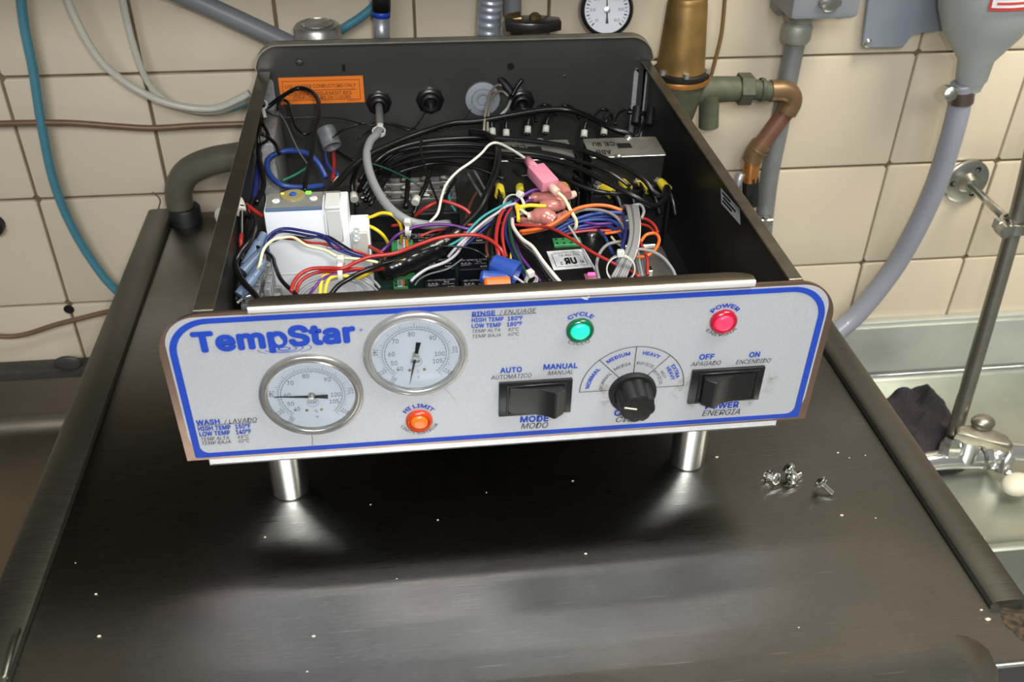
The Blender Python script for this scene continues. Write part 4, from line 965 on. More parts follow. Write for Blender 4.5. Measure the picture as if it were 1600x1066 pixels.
wire([(413, 386, .160), (418, 372, .164), (430, 361, .167), (448, 357, .168), (480, 362, .168), (505, 368, .167), (520, 378, .165), (540, 391, .162), (572, 402, .156), (590, 404, .15)], 'navy', 4.6, 'upper navy wire arching in front of white module')
wire([(416, 392, .158), (422, 374, .161), (440, 362, .164), (480, 368, .165), (508, 374, .164), (522, 388, .162), (548, 398, .158), (575, 407, .152)], 'navy', 4.2, 'lower navy wire arching in front of white module')
wire([(425, 378, .160), (450, 369, .163), (480, 372, .163), (510, 369, .163), (535, 383, .160), (560, 398, .156), (590, 408, .15)], 'black', 4, 'thin black wire among navy wires by module')
wire([(440, 372, .158), (468, 375, .160), (482, 379, .161), (505, 381, .161), (530, 388, .159), (558, 393, .156), (580, 402, .15)], 'red', 4.6, 'red wire between navy and cream wires on module')
wire([(401, 423, .150), (406, 412, .156), (412, 390, .162), (425, 376, .166), (440, 372, .167), (458, 371, .167), (480, 384, .165), (508, 391, .163), (530, 402, .160), (562, 405, .155), (590, 410, .15)], 'cream', 5, 'cream wire arching across front of white module')
wire([(550, 341, .136), (565, 343, .140), (580, 339, .144), (597, 333, .148), (613, 336, .148), (625, 349, .142), (628, 366, .130), (626, 380, .116)], 'yellow', 5.5, 'upper yellow wire looping from white module to green plug')
wire([(550, 354, .132), (568, 352, .138), (583, 356, .140), (598, 367, .134), (608, 382, .122)], 'yellow', 5.5, 'lower yellow wire from white module')
# long reds
wire([(455, 456, .160), (459, 442, .162), (470, 428, .164), (488, 420, .166), (515, 419, .167), (537, 419, .168), (556, 410, .168), (580, 401, .168), (617, 396, .168), (655, 382, .167), (690, 371, .167), (737, 367, .166), (762, 373, .165), (781, 388, .162), (788, 402, .156), (790, 415, .150)], 'red', 6.4, 'long bright red wire running across the relay board', sides=10)
wire([(462, 462, .154), (467, 444, .157), (480, 432, .160), (500, 425, .162), (530, 424, .164), (555, 420, .163), (580, 422, .158), (600, 420, .152)], 'red', 6, 'second red wire below long red wire, left side', sides=10)
# grey arcs at front left
for k, (P, lb) in enumerate((([(459, 462, .15), (472, 448, .155), (490, 438, .158), (515, 431, .16), (535, 428, .16)], 'upper grey wire arc behind front trim, left'), ([(466, 466, .148), (480, 452, .153), (497, 443, .156), (517, 437, .158), (537, 433, .158)], 'second grey wire arc behind front trim, left'), ([(535, 431, .158), (560, 434, .156), (578, 444, .152), (590, 455, .146)], 'grey wire arc descending toward the tape bundle'), ([(520, 433, .154), (548, 438, .154), (566, 446, .15), (575, 458, .145)], 'lower grey wire arc descending behind the trim'), ([(545, 430, .156), (570, 430, .152), (585, 440, .148), (594, 450, .145)], 'grey wire arc nearest the green plug'))):
    wire(P, 'grey', 4.6, lb)
wire([(478, 468, .148), (492, 449, .156), (505, 435, .160), (525, 428, .163), (545, 424, .162), (580, 418, .158)], 'purple', 5, 'purple wire rising beside yellow pair at front left')
wire([(500, 465, .150), (501, 447, .156), (505, 433, .160), (515, 428, .161)], 'yellow', 6.4, 'left one of the yellow pair behind front trim')
wire([(507, 465, .150), (510, 446, .157), (517, 434, .161), (535, 431, .161), (560, 434, .158), (582, 424, .154)], 'yellow', 6, 'right one of the yellow pair behind front trim')
wire([(514, 464, .152), (528, 447, .158), (545, 436, .162), (562, 427, .164), (585, 418, .164), (610, 408, .16)], 'black', 8, 'thick black wire right of the yellow pair')
wire([(560, 422, .160), (590, 414, .163), (620, 406, .163), (660, 392, .160), (685, 385, .158), (720, 386, .156), (745, 392, .152), (762, 404, .148), (766, 412, .14)], 'black', 3.4, 'thin black wire over the taped bundle to blue wire nut')
wire([(570, 419, .158), (600, 412, .160), (630, 405, .158)], 'yellow', 2.2, 'thin yellow stripe wire along tape bundle')
wire([(590, 398, .13), (605, 385, .135), (620, 368, .145), (645, 356, .15), (675, 351, .152), (705, 352, .152), (735, 358, .150), (752, 350, .148)], 'purple', 5, 'long purple wire arching over the relays')
wire([(577, 385, .13), (590, 392, .132), (602, 400, .130)], 'red', 6, 'short red wire beside module terminals')
wire([(655, 370, .142), (680, 360, .146), (705, 360, .147), (730, 364, .145)], 'red', 4.6, 'red wire just under the long purple wire')
wire([(612, 353, .128), (630, 350, .132), (645, 345, .136)], 'red', 5, 'short red wire above the green plug')
wire([(648, 338, .136), (665, 325, .146), (685, 315, .150), (700, 316, .150), (725, 326, .146), (740, 340, .140)], 'red', 6, 'red wire arching right of thick grey cable')
wire([(745, 300, .13), (738, 312, .135), (731, 330, .14), (728, 345, .138)], 'brown', 5, 'brown wire behind hanging black cable')
wire([(642, 440, .150), (650, 432, .152), (668, 420, .154), (695, 410, .154), (712, 398, .153), (725, 380, .152), (742, 362, .152), (765, 345, .152), (787, 332, .15)], 'lilac', 5, 'pale grey wire running along right side of tape bundle')
wire([(648, 446, .142), (656, 436, .145), (672, 428, .148), (700, 420, .150), (722, 405, .150)], 'dgrey', 3, 'thin dark wire under the pale grey wire')
# cream/white lead with pink connector
wire([(671, 348, .150), (684, 333, .155), (690, 308, .160), (698, 287, .164), (715, 268, .167), (735, 254, .170), (752, 240, .172), (765, 226, .173), (779, 224, .173), (803, 236, .174), (824, 250, .174)], 'white', 4.6, 'long white wire peaking above the black cables')
PINK = mat('pink_nylon', (206, 130, 150), .35, 0, .06, 60, coat=.2)
PK2 = mat('clear_rose_nylon', (178, 112, 104), .3, 0, .10, 60, coat=.3)
def stub(name, P, rs, m, lb, z=None):
    bm = NB(); pts = [az(*q_) for q_ in P]; n = len(rs)
    tube(bm, pts, 1, 14, 4, rf=lambda f: rs[min(n - 1, int(f * (n - 1) + .5))])
    return tag(obj(name, bm, m, None, 40), lb, 'wire connector')
pcn = thing('quick_connector', 'large pink push-on connector at end of long white wire', 'wire connector', az(850, 278, .17))
bm = NB(); tube(bm, [az(824, 250, .174), az(838, 267, .172)], .0040, 14, 1, rf=lambda f: .85 + .25 * f); obj('narrow_sleeve', bm, PINK, pcn)
bm = NB(); d0, d1 = az(836, 264, .172), az(860, 291, .168); M = axis(d0, d1 - d0, (0, 0, 1)); L_ = (d1 - d0).length; box(bm, -.0075, .0075, -.0048, .0048, 0, L_, .0012, 2, M=M); obj('connector_shell', bm, PINK, pcn, 40)
bm = NB(); tube(bm, [d1, az(872, 302, .165)], .0034, 14, 1); obj('clear_sleeve', bm, mat('frosted_nylon', (214, 176, 160), .3), pcn)
wire([(870, 300, .165), (882, 311, .163), (892, 330, .158), (900, 345, .150), (898, 358, .142), (888, 355, .136)], 'cream', 6, 'cream wire curving down from pink connector', sides=10)
CLU = 'pale rose butt connectors in a bunch'
for k, (P, r, lb) in enumerate((
    ([(848, 296, .160), (866, 292, .160), (880, 298, .160), (886, 306, .159)], .0052, 'amber rose connector end just under the large pink one'),
    ([(880, 300, .158), (890, 305, .157), (898, 303, .157)], .0034, 'clear tip of the amber connector pointing right'),
    ([(826, 310, .155), (842, 308, .156), (862, 312, .156), (882, 316, .155)], .0044, 'long rose butt connector above the yellow wire'),
    ([(845, 322, .154), (862, 322, .155), (880, 320, .154)], .0050, 'rose butt connector at end of yellow wire'),
    ([(832, 340, .155), (845, 337, .157), (856, 340, .156), (866, 346, .154)], .0062, 'fat rose butt connector lowest in the bunch'),
    ([(824, 338, .156), (832, 338, .156)], .0040, 'clear sleeve feeding the lowest rose connector'),
    ([(815, 345, .146), (840, 352, .148), (868, 345, .148), (885, 335, .148)], .0044, 'rose connector lying behind the lowest one'))):
    stub('butt_connector', P, [r * .8, r, r * 1.1, r, r * .85], PK2 if k not in (1, 5) else MATS['frosted_nylon'], lb)
wire([(805, 318, .158), (812, 323, .159), (828, 321, .160), (845, 322, .159), (852, 322, .158)], 'yellow', 6.5, 'short yellow wire entering rose connector', sides=10)
wire([(808, 325, .156), (818, 331, .158), (826, 336, .157)], 'cream', 5.5, 'short cream wire entering lowest rose connector')
wire([(795, 330, .155), (805, 316, .160), (820, 304, .163), (834, 297, .164), (848, 295, .163)], 'purple', 5, 'purple wire arching up to pink connector cluster')
wire([(798, 335, .152), (812, 325, .155), (823, 315, .157), (832, 312, .156)], 'purple', 5, 'second purple wire to rose connectors')
# central harness
wire([(792, 322, .158), (785, 330, .160), (778, 350, .160), (775, 377, .158), (780, 402, .152), (782, 412, .145)], 'red', 6.5, 'red wire falling from harness tie, left one', sides=10)
wire([(800, 324, .156), (790, 340, .158), (785, 362, .157), (787, 385, .152), (792, 402, .146)], 'red', 5.5, 'red wire falling from harness tie, right one')
wire([(790, 318, .156), (778, 335, .157), (771, 352, .156), (768, 380, .152), (769, 405, .146)], 'black', 6, 'black wire falling from harness tie')
wire([(776, 345, .148), (764, 362, .146), (760, 385, .144), (762, 402, .140)], 'brown', 5, 'brown wire falling behind the red pair')
wire([(798, 328, .156), (792, 345, .158), (790, 365, .157), (798, 388, .153), (808, 412, .148), (820, 432, .145)], 'navy', 5.4, 'navy wire falling from harness tie')
wire([(800, 330, .157), (796, 350, .160), (800, 378, .158), (811, 405, .153), (826, 435, .148)], 'dgreen', 6, 'dark green wire falling from harness tie', sides=10)
wire([(803, 330, .154), (802, 350, .156), (806, 380, .153), (815, 402, .150), (833, 425, .146), (845, 440, .142)], 'purple', 5, 'purple wire falling behind the white wire')
wire([(797, 332, .154), (800, 360, .154), (802, 380, .150), (798, 400, .146), (800, 412, .142)], 'yellow', 4, 'yellow wire falling beside navy wire')
wire([(806, 322, .158), (809, 332, .159), (810, 345, .157)], 'yellow', 6, 'short yellow stub under harness tie')
wire([(800, 342, .160), (802, 355, .162), (815, 373, .162), (832, 386, .161), (848, 408, .158), (864, 428, .155), (876, 442, .150)], 'white', 6.4, 'thick white wire running down to front trim', sides=10)
wire([(800, 360, .156), (812, 382, .156), (830, 398, .154), (846, 420, .151), (860, 440, .146)], 'black', 6, 'black wire left of the thick white wire')
wire([(803, 355, .155), (815, 378, .156), (835, 397, .155), (851, 420, .152), (868, 442, .148)], 'dgrey', 3, 'thin grey stripe wire beside thick white wire')
wire([(806, 318, .160), (792, 322, .161), (778, 332, .160), (755, 348, .158), (728, 372, .154), (712, 388, .150), (700, 402, .146)], 'lilac', 5, 'pale lilac wire running left from harness tie')
wire([(800, 315, .159), (780, 324, .160), (757, 337, .158), (740, 352, .155), (722, 372, .151), (700, 385, .147)], 'teal', 4.6, 'teal wire running left from harness tie')
wire([(798, 320, .155), (772, 334, .156), (750, 350, .153), (724, 380, .148)], 'black', 5, 'black wire running left beside teal wire')
wire([(800, 325, .152), (775, 342, .152), (752, 362, .149), (725, 385, .146)], 'navy', 5, 'navy wire running left beside lilac wire')
wire([(803, 313, .160), (820, 306, .160), (832, 303, .158)], 'navy', 4, 'short navy wire above harness tie')
# right hand part
wire([(730, 352, .15), (770, 348, .150), (812, 352, .156), (850, 354, .158), (868, 360, .160), (880, 366, .161), (900, 378, .161), (925, 394, .160), (950, 407, .158), (966, 415, .156)], 'red', 5, 'red wire slanting across controller label corner')
wire([(812, 362, .146), (840, 358, .150), (862, 351, .154), (882, 338, .157), (902, 326, .158), (926, 321, .158), (950, 322, .157), (972, 329, .154)], 'orange', 6, 'orange wire arching over blue wires', sides=10)
wire([(815, 366, .140), (835, 362, .143), (860, 356, .146)], 'orange', 5, 'second orange wire at controller back edge')
wire([(945, 365, .145), (960, 363, .147), (975, 360, .148)], 'orange', 5, 'short orange wire near the right harness')
for k, (P, c, px, lb) in enumerate((
    ([(868, 360, .142), (885, 350, .146), (902, 342, .150), (925, 335, .152), (950, 332, .153), (975, 333, .152)], 'blue', 6, 'blue wire highest in the right-hand group'),
    ([(872, 362, .140), (900, 348, .146), (930, 343, .149), (955, 345, .150), (972, 358, .150), (978, 375, .148)], 'blue', 6, 'blue wire curving down into right harness'),
    ([(878, 364, .138), (905, 354, .142), (935, 350, .145), (958, 356, .146), (972, 372, .146), (975, 390, .143)], 'blue', 6, 'blue wire lowest in the right-hand group'),
    ([(870, 350, .140), (895, 342, .144), (925, 340, .146), (950, 338, .148), (972, 342, .148)], 'navy', 5, 'navy wire within the right-hand blue group'),
    ([(845, 350, .136), (880, 358, .138), (915, 357, .140), (945, 353, .142), (968, 362, .142)], 'purple', 5, 'purple wire under the right-hand blue group'),
    ([(905, 345, .146), (930, 350, .148), (955, 349, .148), (972, 350, .147)], 'purple', 4.6, 'second purple wire under blue group'),
    ([(885, 365, .136), (920, 360, .138), (950, 360, .140), (970, 356, .141)], 'pink', 4.6, 'salmon wire under the blue group'),
    ([(945, 330, .146), (962, 337, .148), (975, 345, .148)], 'pink', 4.6, 'salmon wire at top of right harness'),
    ([(895, 334, .150), (912, 328, .155), (935, 328, .157), (955, 334, .157), (968, 345, .156), (976, 358, .153)], 'grey', 5, 'grey wire parallel to the orange arch'),
    ([(888, 353, .150), (897, 366, .150), (908, 384, .148), (920, 405, .144), (932, 425, .14)], 'lilac', 4, 'thin pale wire crossing the controller label'),
    ([(935, 360, .140), (945, 370, .142), (952, 385, .142), (962, 402, .140)], 'blue', 5, 'blue wire right of controller screw'),
    ([(955, 370, .144), (962, 378, .145), (970, 384, .144)], 'cream', 4, 'short cream wire near right harness'))):
    wire(P, c, px, lb)
GRL = ['%s grey wire of the gathered right-hand harness' % a for a in ('leftmost', 'second from left', 'darker third', 'fourth from left', 'fifth from left', 'rightmost')]
GR = 'grey wires gathered in the right-hand harness'
for k in range(6):
    x = 974 + k * 4.5
    wire([(968 + k * 5, 326, .150), (978 + k * 3.5, 322, .158), (983 + k * 3, 340, .162), (985 + k * 2.4, 365, .163), (980 + k * 2.6, 388, .162), (968 + k * 3.5, 412, .158), (956 + k * 4.2, 434, .152)], 'grey' if k != 2 else 'dgrey', 4.8, GRL[k], GR)
wire([(974, 338, .160), (978, 360, .160), (972, 385, .158), (962, 412, .154)], 'navy', 5, 'navy wire at left edge of right harness')
wire([(990, 345, .160), (992, 370, .160), (984, 400, .158), (975, 420, .154)], 'blue', 4.4, 'blue wire in the middle of right harness')
wire([(985, 342, .158), (984, 372, .159), (976, 396, .157)], 'yellow', 2.6, 'thin yellow wire in right harness')
wire([(997, 330, .158), (1000, 350, .160), (998, 380, .160), (990, 405, .157), (980, 425, .152)], 'white', 3, 'thin white wire in right harness')
for k in range(4):
    wire([(992 + k * 4, 380 + k * 2, .150), (994 + k * 4.5, 405, .150), (1000 + k * 4, 432, .146)], 'grey' if k % 2 else 'dgrey', 4.6, ('leftmost', 'second', 'third', 'rightmost')[k] + ' grey wire of the short group falling right of the main harness', 'grey wires falling right of the harness')
wire([(986, 322, .157), (1000, 320, .158), (1006, 330, .157), (1002, 342, .154)], 'grey', 5, 'grey wire hooked over top of right harness')
wire([(964, 428, .150), (966, 412, .154), (972, 400, .157), (992, 390, .159), (1015, 392, .159), (1035, 402, .157), (1050, 420, .153), (1056, 434, .150)], 'grey', 5.4, 'grey loop reaching furthest right', sides=10)
wire([(936, 436, .150), (932, 415, .152), (937, 396, .153), (950, 382, .153), (972, 377, .152)], 'grey', 5.4, 'grey loop left of the right harness', sides=10)
wire([(993, 402, .150), (1010, 400, .152), (1024, 390, .153), (1030, 375, .153), (1024, 365, .153), (1010, 367, .152), (1001, 378, .150)], 'orange', 5.4, 'small orange loop right of the harness', sides=10)
wire([(994, 340, .152), (1010, 343, .154), (1022, 352, .154), (1028, 364, .152)], 'red', 5, 'red wire arching above the orange loop')
wire([(1000, 350, .150), (1014, 354, .151), (1022, 362, .150)], 'red', 4.6, 'short red wire inside the orange loop')
wire([(996, 374, .152), (1004, 386, .154), (1011, 405, .153), (1012, 430, .148)], 'red', 5, 'red wire falling beside right harness')
wire([(984, 422, .146), (995, 430, .147), (1005, 436, .144)], 'red', 5, 'short red wire at foot of right harness')
# hanging wires at rear
GW = 'dgrey'
wire([(795, 147, .158), (790, 137, .164), (778, 132, .167), (768, 142, .168), (763, 160, .168), (758, 180, .166), (756, 205, .160)], mat('taupe_wire', (150, 142, 130), .4), 4, 'taupe wire, outer of pair hanging at grey grommet')
wire([(794, 150, .157), (785, 143, .162), (773, 147, .165), (766, 165, .165), (762, 190, .162), (762, 205, .158)], MATS['taupe_wire'], 4, 'taupe wire, inner of pair hanging at grey grommet')
wire([(798, 157, .156), (792, 170, .160), (780, 182, .160), (768, 190, .156)], 'white', 5, 'short white wire right of grey grommet')
wire([(775, 135, .160), (770, 145, .165), (772, 150, .164)], 'pink', 2.4, 'very short salmon wire behind taupe pair')
bm = NB(); tube(bm, [az(769, 109, .176), az(778, 120, .172), az(790, 133, .166), az(800, 147, .158)], .0042, 12); o = obj('boot', bm, BLACKM, None, 60); tag(o, 'black boot with blue tip sticking up at back panel', 'cable')
bm = NB(); tube(bm, [az(766, 103, .1785), az(770, 110, .1757)], .0036, 10, 1); obj('blue_tip', bm, BLUE, o)
wire([(815, 120, .172), (808, 135, .166), (800, 150, .158)], 'black', 7, 'black stub cable right of the blue-tipped boot')
wire([(662, 212, .166), (657, 230, .165), (663, 258, .163), (672, 285, .160), (682, 310, .155), (688, 330, .150)], 'black', 3.6, 'thin black wire hanging left of the white wire')
for k, (P, lb) in enumerate((([(800, 178, .157), (815, 170, .159), (830, 174, .158), (838, 190, .154)], 'first black hump behind the thickest cable'), ([(832, 176, .157), (848, 164, .160), (862, 168, .159), (868, 180, .156)], 'second black hump behind the thickest cable'), ([(865, 176, .157), (880, 165, .159), (896, 170, .158), (905, 185, .154)], 'third black hump behind the thickest cable'),
    ([(925, 185, .156), (938, 171, .159), (952, 175, .158), (962, 195, .154)], 'black hump left of rear right bracket'), ([(955, 200, .154), (965, 178, .157), (980, 170, .158), (992, 180, .156)], 'black hump reaching the rear right bracket'), ([(990, 180, .156), (998, 196, .154), (992, 215, .15)], 'black wire dropping in front of rear right bracket'), ([(1010, 182, .156), (1004, 196, .156), (995, 214, .15)], 'black wire slanting in the rear right corner'))):
    wire(P, 'black', 5.5, lb)
wire([(980, 175, .160), (995, 176, .160), (1010, 178, .158)], 'black', 8, 'horizontal black wire across rear right bracket')
for (u, v, lb) in ((995, 168, 'left one of the two upright black lugs at rear right bracket'), (1017, 170, 'right one of the two upright black lugs at rear right bracket')):
    bm = NB(); tube(bm, [az(u, v, .165), az(u - 1, v + 12, .160), az(u - 3, v + 26, .154)], .0042, 10); o = tag(obj('wire_boot', bm, BLACKM, None, 60), lb, 'cable')
# wires between terminal block and module, black with number sleeves
for k, (P, lb) in enumerate((([(560, 255, .140), (550, 285, .134), (552, 305, .126), (558, 322, .12)], 'corrugated black wire dropping behind the module'), ([(640, 255, .135), (637, 290, .130), (634, 325, .122)], 'upright black wire right of thick grey cable'), ([(672, 265, .140), (665, 290, .136), (653, 315, .130), (646, 335, .124)], 'slanted black wire right of thick grey cable'), ([(600, 265, .132), (585, 290, .126), (570, 315, .120)], 'black wire crossing behind the grey cable'),
    ([(712, 280, .14), (700, 300, .138), (690, 330, .134), (690, 350, .13)], 'black wire behind the long white wire'), ([(850, 262, .15), (820, 275, .148), (800, 265, .15), (770, 250, .154)], 'black wire weaving above left contactor'), ([(620, 270, .14), (680, 255, .145), (740, 262, .148), (790, 280, .142)], 'black wire weaving over terminal block'))):
    wire(P, 'black', 8 if k < 4 else 6, lb)
for (u, v, a, lb) in ((553, 308, .2, 'white number sleeve just right of white module'), (650, 313, -.35, 'white number sleeve right of thick grey cable'), (528, 283, -.6, 'white number mark on cable behind module')):
    bm = NB(); p = az(u, v, .136); d = az(u + 10 * math.sin(a), v + 10 * math.cos(a), .134) - p; tube(bm, [p - d * .45, p + d * .45], .0034, 12, 1); tag(obj('number_sleeve', bm, LGREY), lb, 'wire marker')
wire([(700, 300, .12), (704, 318, .118), (712, 330, .115)], 'teal', 4, 'short teal wire behind the long white wire')
wire([(730, 270, .13), (742, 290, .13), (752, 306, .128)], 'dgrey', 5, 'short grey wire above left contactor')
wire([(738, 262, .132), (750, 282, .13), (760, 300, .13)], 'grey', 4, 'short pale wire above left contactor')
wire([(740, 340, .125), (735, 335, .126), (745, 330, .126)], 'orange', 4, 'tiny orange wire behind harness')
wire([(560, 250, .15), (600, 262, .145), (635, 278, .14), (655, 290, .135)], 'dgreen', 3.4, 'thin dark green wire below the grey cable bend')

# cable ties
def tie(u, v, z, r, d, lb, head=True):
    t = thing('cable_tie', lb, 'cable tie', az(u, v, z)); p = az(u, v, z)
    bm = NB(); M = axis(p, d); lathe(bm, [(r, -.0016), (r + .0009, -.0016), (r + .0009, .0016), (r, .0016), (r, -.0016)], 24, M); obj('tie_band', bm, CRW, t, 40)
    bm = NB(); box(bm, -.0026, .0026, r - .0005, r + .0045, -.0026, .0026, .0006, M=M @ Matrix.Rotation(random.uniform(-.5, .5), 4, 'Z')); obj('tie_head', bm, CRW, t, 40)
tie(592, 206, .160, .0052, (0, -.3, 1), 'white cable tie round the thick grey cable')
tie(803, 322, .157, .0085, (-.4, -.5, .3), 'white cable tie holding the central harness')
tie(970, 420, .157, .0095, (-.2, -1, .2), 'white cable tie at foot of right harness')
tie(534, 424, .162, .0075, (1, -.1, 0), 'white cable tie on red wires at front left')
tie(638, 358, .148, .0050, (1, -.2, 0), 'white cable tie above the green plug')
tie(830, 438, .148, .0040, (.4, -1, 0), 'white cable tie behind front trim left of white wire')

# twist-on wire nuts
def nut(a, b, r0, r1, m, lb):
    A, B = az(*a), az(*b); L_ = (B - A).length; bm = NB(); M = axis(A, B - A)
    lathe(bm, [(0, 0), (r1 * .7, 0), (r1, L_ * .08), (r1 * 1.05, L_ * .3), (r0, L_ * .85), (r0, L_), (r0 * .8, L_), (r0 * .7, L_ * .8), (0, L_ * .8)], 36, M, fn=lambda a_: 1 - .05 * (math.cos(12 * a_) > 0)); tag(obj('wire_nut', bm, m, None, 30), lb, 'wire nut')
NBL = mat('blue_nut', (38, 70, 150), .4, 0, .06, 80); NOR = mat('orange_nut', (232, 110, 46), .4, 0, .06, 80)
nut((768, 410, .160), (808, 428, .156), .0088, .0068, NBL, 'larger blue twist-on wire nut, above the other')
nut((750, 432, .156), (792, 440, .152), .0070, .0050, NBL, 'smaller blue twist-on wire nut, tip showing')
nut((756, 445, .162), (795, 446, .160), .0062, .0050, NOR, 'orange twist-on wire nut behind the front trim')
wire([(800, 430, .154), (815, 440, .15), (825, 448, .146)], 'lilac', 4, 'pale wire leaving the larger blue wire nut')

# grommets and nipples in back wall
def grommet(u, v, r, m, lb, h=.012, hexa=False, y=None):
    p = ay(u, v, BD); t = thing('cable_gland', lb, 'cable gland', p)
    bm = NB(); lathe(bm, [(r * 1.25, 0), (r * 1.25, h * .35), (r * 1.12, h * .42), (r, h * .45), (r * .92, h), (r * .72, h * 1.05), (r * .5, h * .9), (r * .5, h * .3), (0, h * .3)], 6 * 6 if not hexa else 36, axis(p, (0, -1, .0)), fn=(lambda a: 1 - .04 * (math.cos(10 * a) > 0)) if hexa else None)
    obj('gland_body', bm, m, t, 35)
    bm = NB(); lathe(bm, [(r * 1.45, 0), (r * 1.45, .0022), (r * 1.2, .0030), (r * 1.2, 0)], 8 if not hexa else 40, axis(p, (0, -1, 0))); obj('lock_nut', bm, m, t, 30)
grommet(592, 160, .0088, BLACKP, 'black cable gland gripping the thick grey cable')
grommet(672, 156, .0098, BLACKP, 'black cable gland with nothing thick in it, centre left')
grommet(754, 154, .0118, mat('grey_white_nylon', (150, 154, 160), .5, 0, .08, 60), 'round grey nylon gland behind taupe wires', h=.006, hexa=True)
grommet(814, 158, .0095, BLACKP, 'black cable gland right of the grey nylon gland')
bm = NB(); A = az(511, 208, .142); B = az(518, 226, .134)
lathe(bm, [(.0088, -.004), (.0092, .000), (.0088, .002), (.0092, .004), (.0088, .006), (.0092, .008), (.0088, .010), (.0092, .012), (.0092, .015), (.0078, .015), (.0076, .000), (0, .000)], 32, axis(A, B - A))
tag(obj('conduit_nipple', bm, GALV, None, 40), 'silver threaded conduit nipple behind the white module', 'conduit fitting')
# metal foot bracket right side
fb = thing('floor_bracket', 'dull bent metal bracket on box floor, right front', 'bracket', (.36, .16, FLOOR))
bm = NB(); box(bm, .338, .372, .118, .200, FLOOR, .1000, .0010, 2); obj('bracket_plate', bm, ZINCP, fb, 40)
bm = NB(); box(bm, .345, .352, .150, .158, .1, .106, .0006); box(bm, .3385, .3655, .196, .1995, .1, .1035, .0005); obj('bracket_tab', bm, BRIGHT, fb)
bm = NB(); box(bm, .347, .355, .125, .131, .1, .105, .0006); obj('brass_tab', bm, mat('brass_dull', (150, 132, 70), .4, .9, .1, 60), fb)
# vent sleeve top right of contactor: loose connector
bm = NB(); box(bm, .331, .346, .196, .206, .118, .128, .0012); tag(obj('spade_connector', bm, mat('smoke_nylon', (70, 72, 76), .3, coat=.4), None, 40), 'smoky plastic connector right of the harness top', 'wire connector')
INBOX = False

# ================================================================== things on the wall
def pipe(name, pts, r, m, label, cat, n=20, sub=8, rf=None, group=None, sm=50):
    bm = NB(); tube(bm, pts, r, n, sub, rf=rf); return tag(obj(name, bm, m, None, sm), label, cat, group)
def rw(px, y): return px / 2 * (ay(800, 300, y) - CP).length / FPX
Y1, Y2 = YW - .02, YW - .045
TEAL = mat('teal_tubing', (74, 134, 150), .35, 0, .05, 60, coat=.3)
pipe('air_hose', [ay(u, v, Y1) for u, v in ((30, -30), (38, 40), (52, 110), (66, 200), (86, 290), (118, 365), (160, 430), (196, 468), (215, 490))], rw(13, Y1), TEAL, 'long teal plastic hose hanging down the left wall', 'hose')
pipe('air_hose', [ay(u, v, Y1) for u, v in ((600, -20), (585, 8), (562, 28), (540, 42), (515, 60))], rw(12, Y1), TEAL, 'short teal hose slanting behind top of the box', 'hose')
CLR = mat('clear_vinyl', (222, 220, 206), .12, 0, trans=.4, ior=1.25, coat=.3)
pipe('clear_tube', [ay(u, v, Y2) for u, v in ((98, -25), (112, 15), (135, 62), (160, 98), (190, 124), (225, 146), (262, 161), (305, 169), (340, 168), (372, 155), (390, 145))], rw(10, Y2), CLR, 'clear vinyl tube sagging from upper left, outer one', 'hose', 14)
pipe('clear_tube', [ay(u, v, Y1 - .006) for u, v in ((188, -25), (196, 20), (207, 65), (222, 110), (240, 140), (270, 163), (310, 174), (345, 173), (372, 163), (392, 155))], rw(9, Y2), CLR, 'clear vinyl tube dropping steeply, inner one', 'hose', 14)
pipe('hose_sleeve', [ay(u, v, Y1 - .003) for u, v in ((352, 171), (372, 165), (392, 158))], rw(11, Y1), TEAL, 'short teal hose end near left rim of box', 'hose', 14)
BRN = mat('brown_tube', (124, 98, 78), .4, .3, .1, 40)
pipe('copper_line', [ay(u, v, Y1) for u, v in ((-30, 194), (40, 192), (110, 192), (180, 197), (240, 200), (310, 196), (400, 193))], rw(8.5, Y1), BRN, 'thin brown copper line running level along left wall', 'pipe', 12)
pipe('copper_line', [ay(u, v, Y1) for u, v in ((-20, 524), (15, 526), (45, 521), (85, 508), (120, 499), (160, 489), (185, 485), (215, 478))], rw(8, Y1), BRN, 'thin brown copper line low on left wall near black plug', 'pipe', 12)
GRYPVC = mat('grey_conduit', (120, 122, 126), .45, 0, .06, 30)
pipe('grey_pipe', [ay(255, -18, Y2), ay(300, -2, Y2), ay(430, 58, Y2), ay(470, 78, Y2)], rw(25, Y2), GRYPVC, 'grey plastic pipe slanting in from top left', 'pipe', 28)
# big olive hose behind machine at left
OLV = mat('olive_rubber', (92, 88, 72), .42, 0, .08, 30)
pipe('drain_hose', [ay(u, v, y) for u, v, y in ((440, 230, .455), (380, 243, .455), (330, 252, .46), (295, 268, .465), (281, 290, .47), (280, 312, .475), (288, 345, .48))], .0145, OLV, 'thick olive rubber hose bending behind the machine top', 'hose', 28)
bm = NB(); p = ay(290, 318, .486); lathe(bm, [(.017, -.03), (.017, .004), (.0155, .006), (0, .006)], 28, Matrix.Translation((p.x, .475, p.z - .004))); tag(obj('hose_cuff', bm, BLACKM, None, 40), 'black rubber cuff where olive hose ends', 'hose cuff')
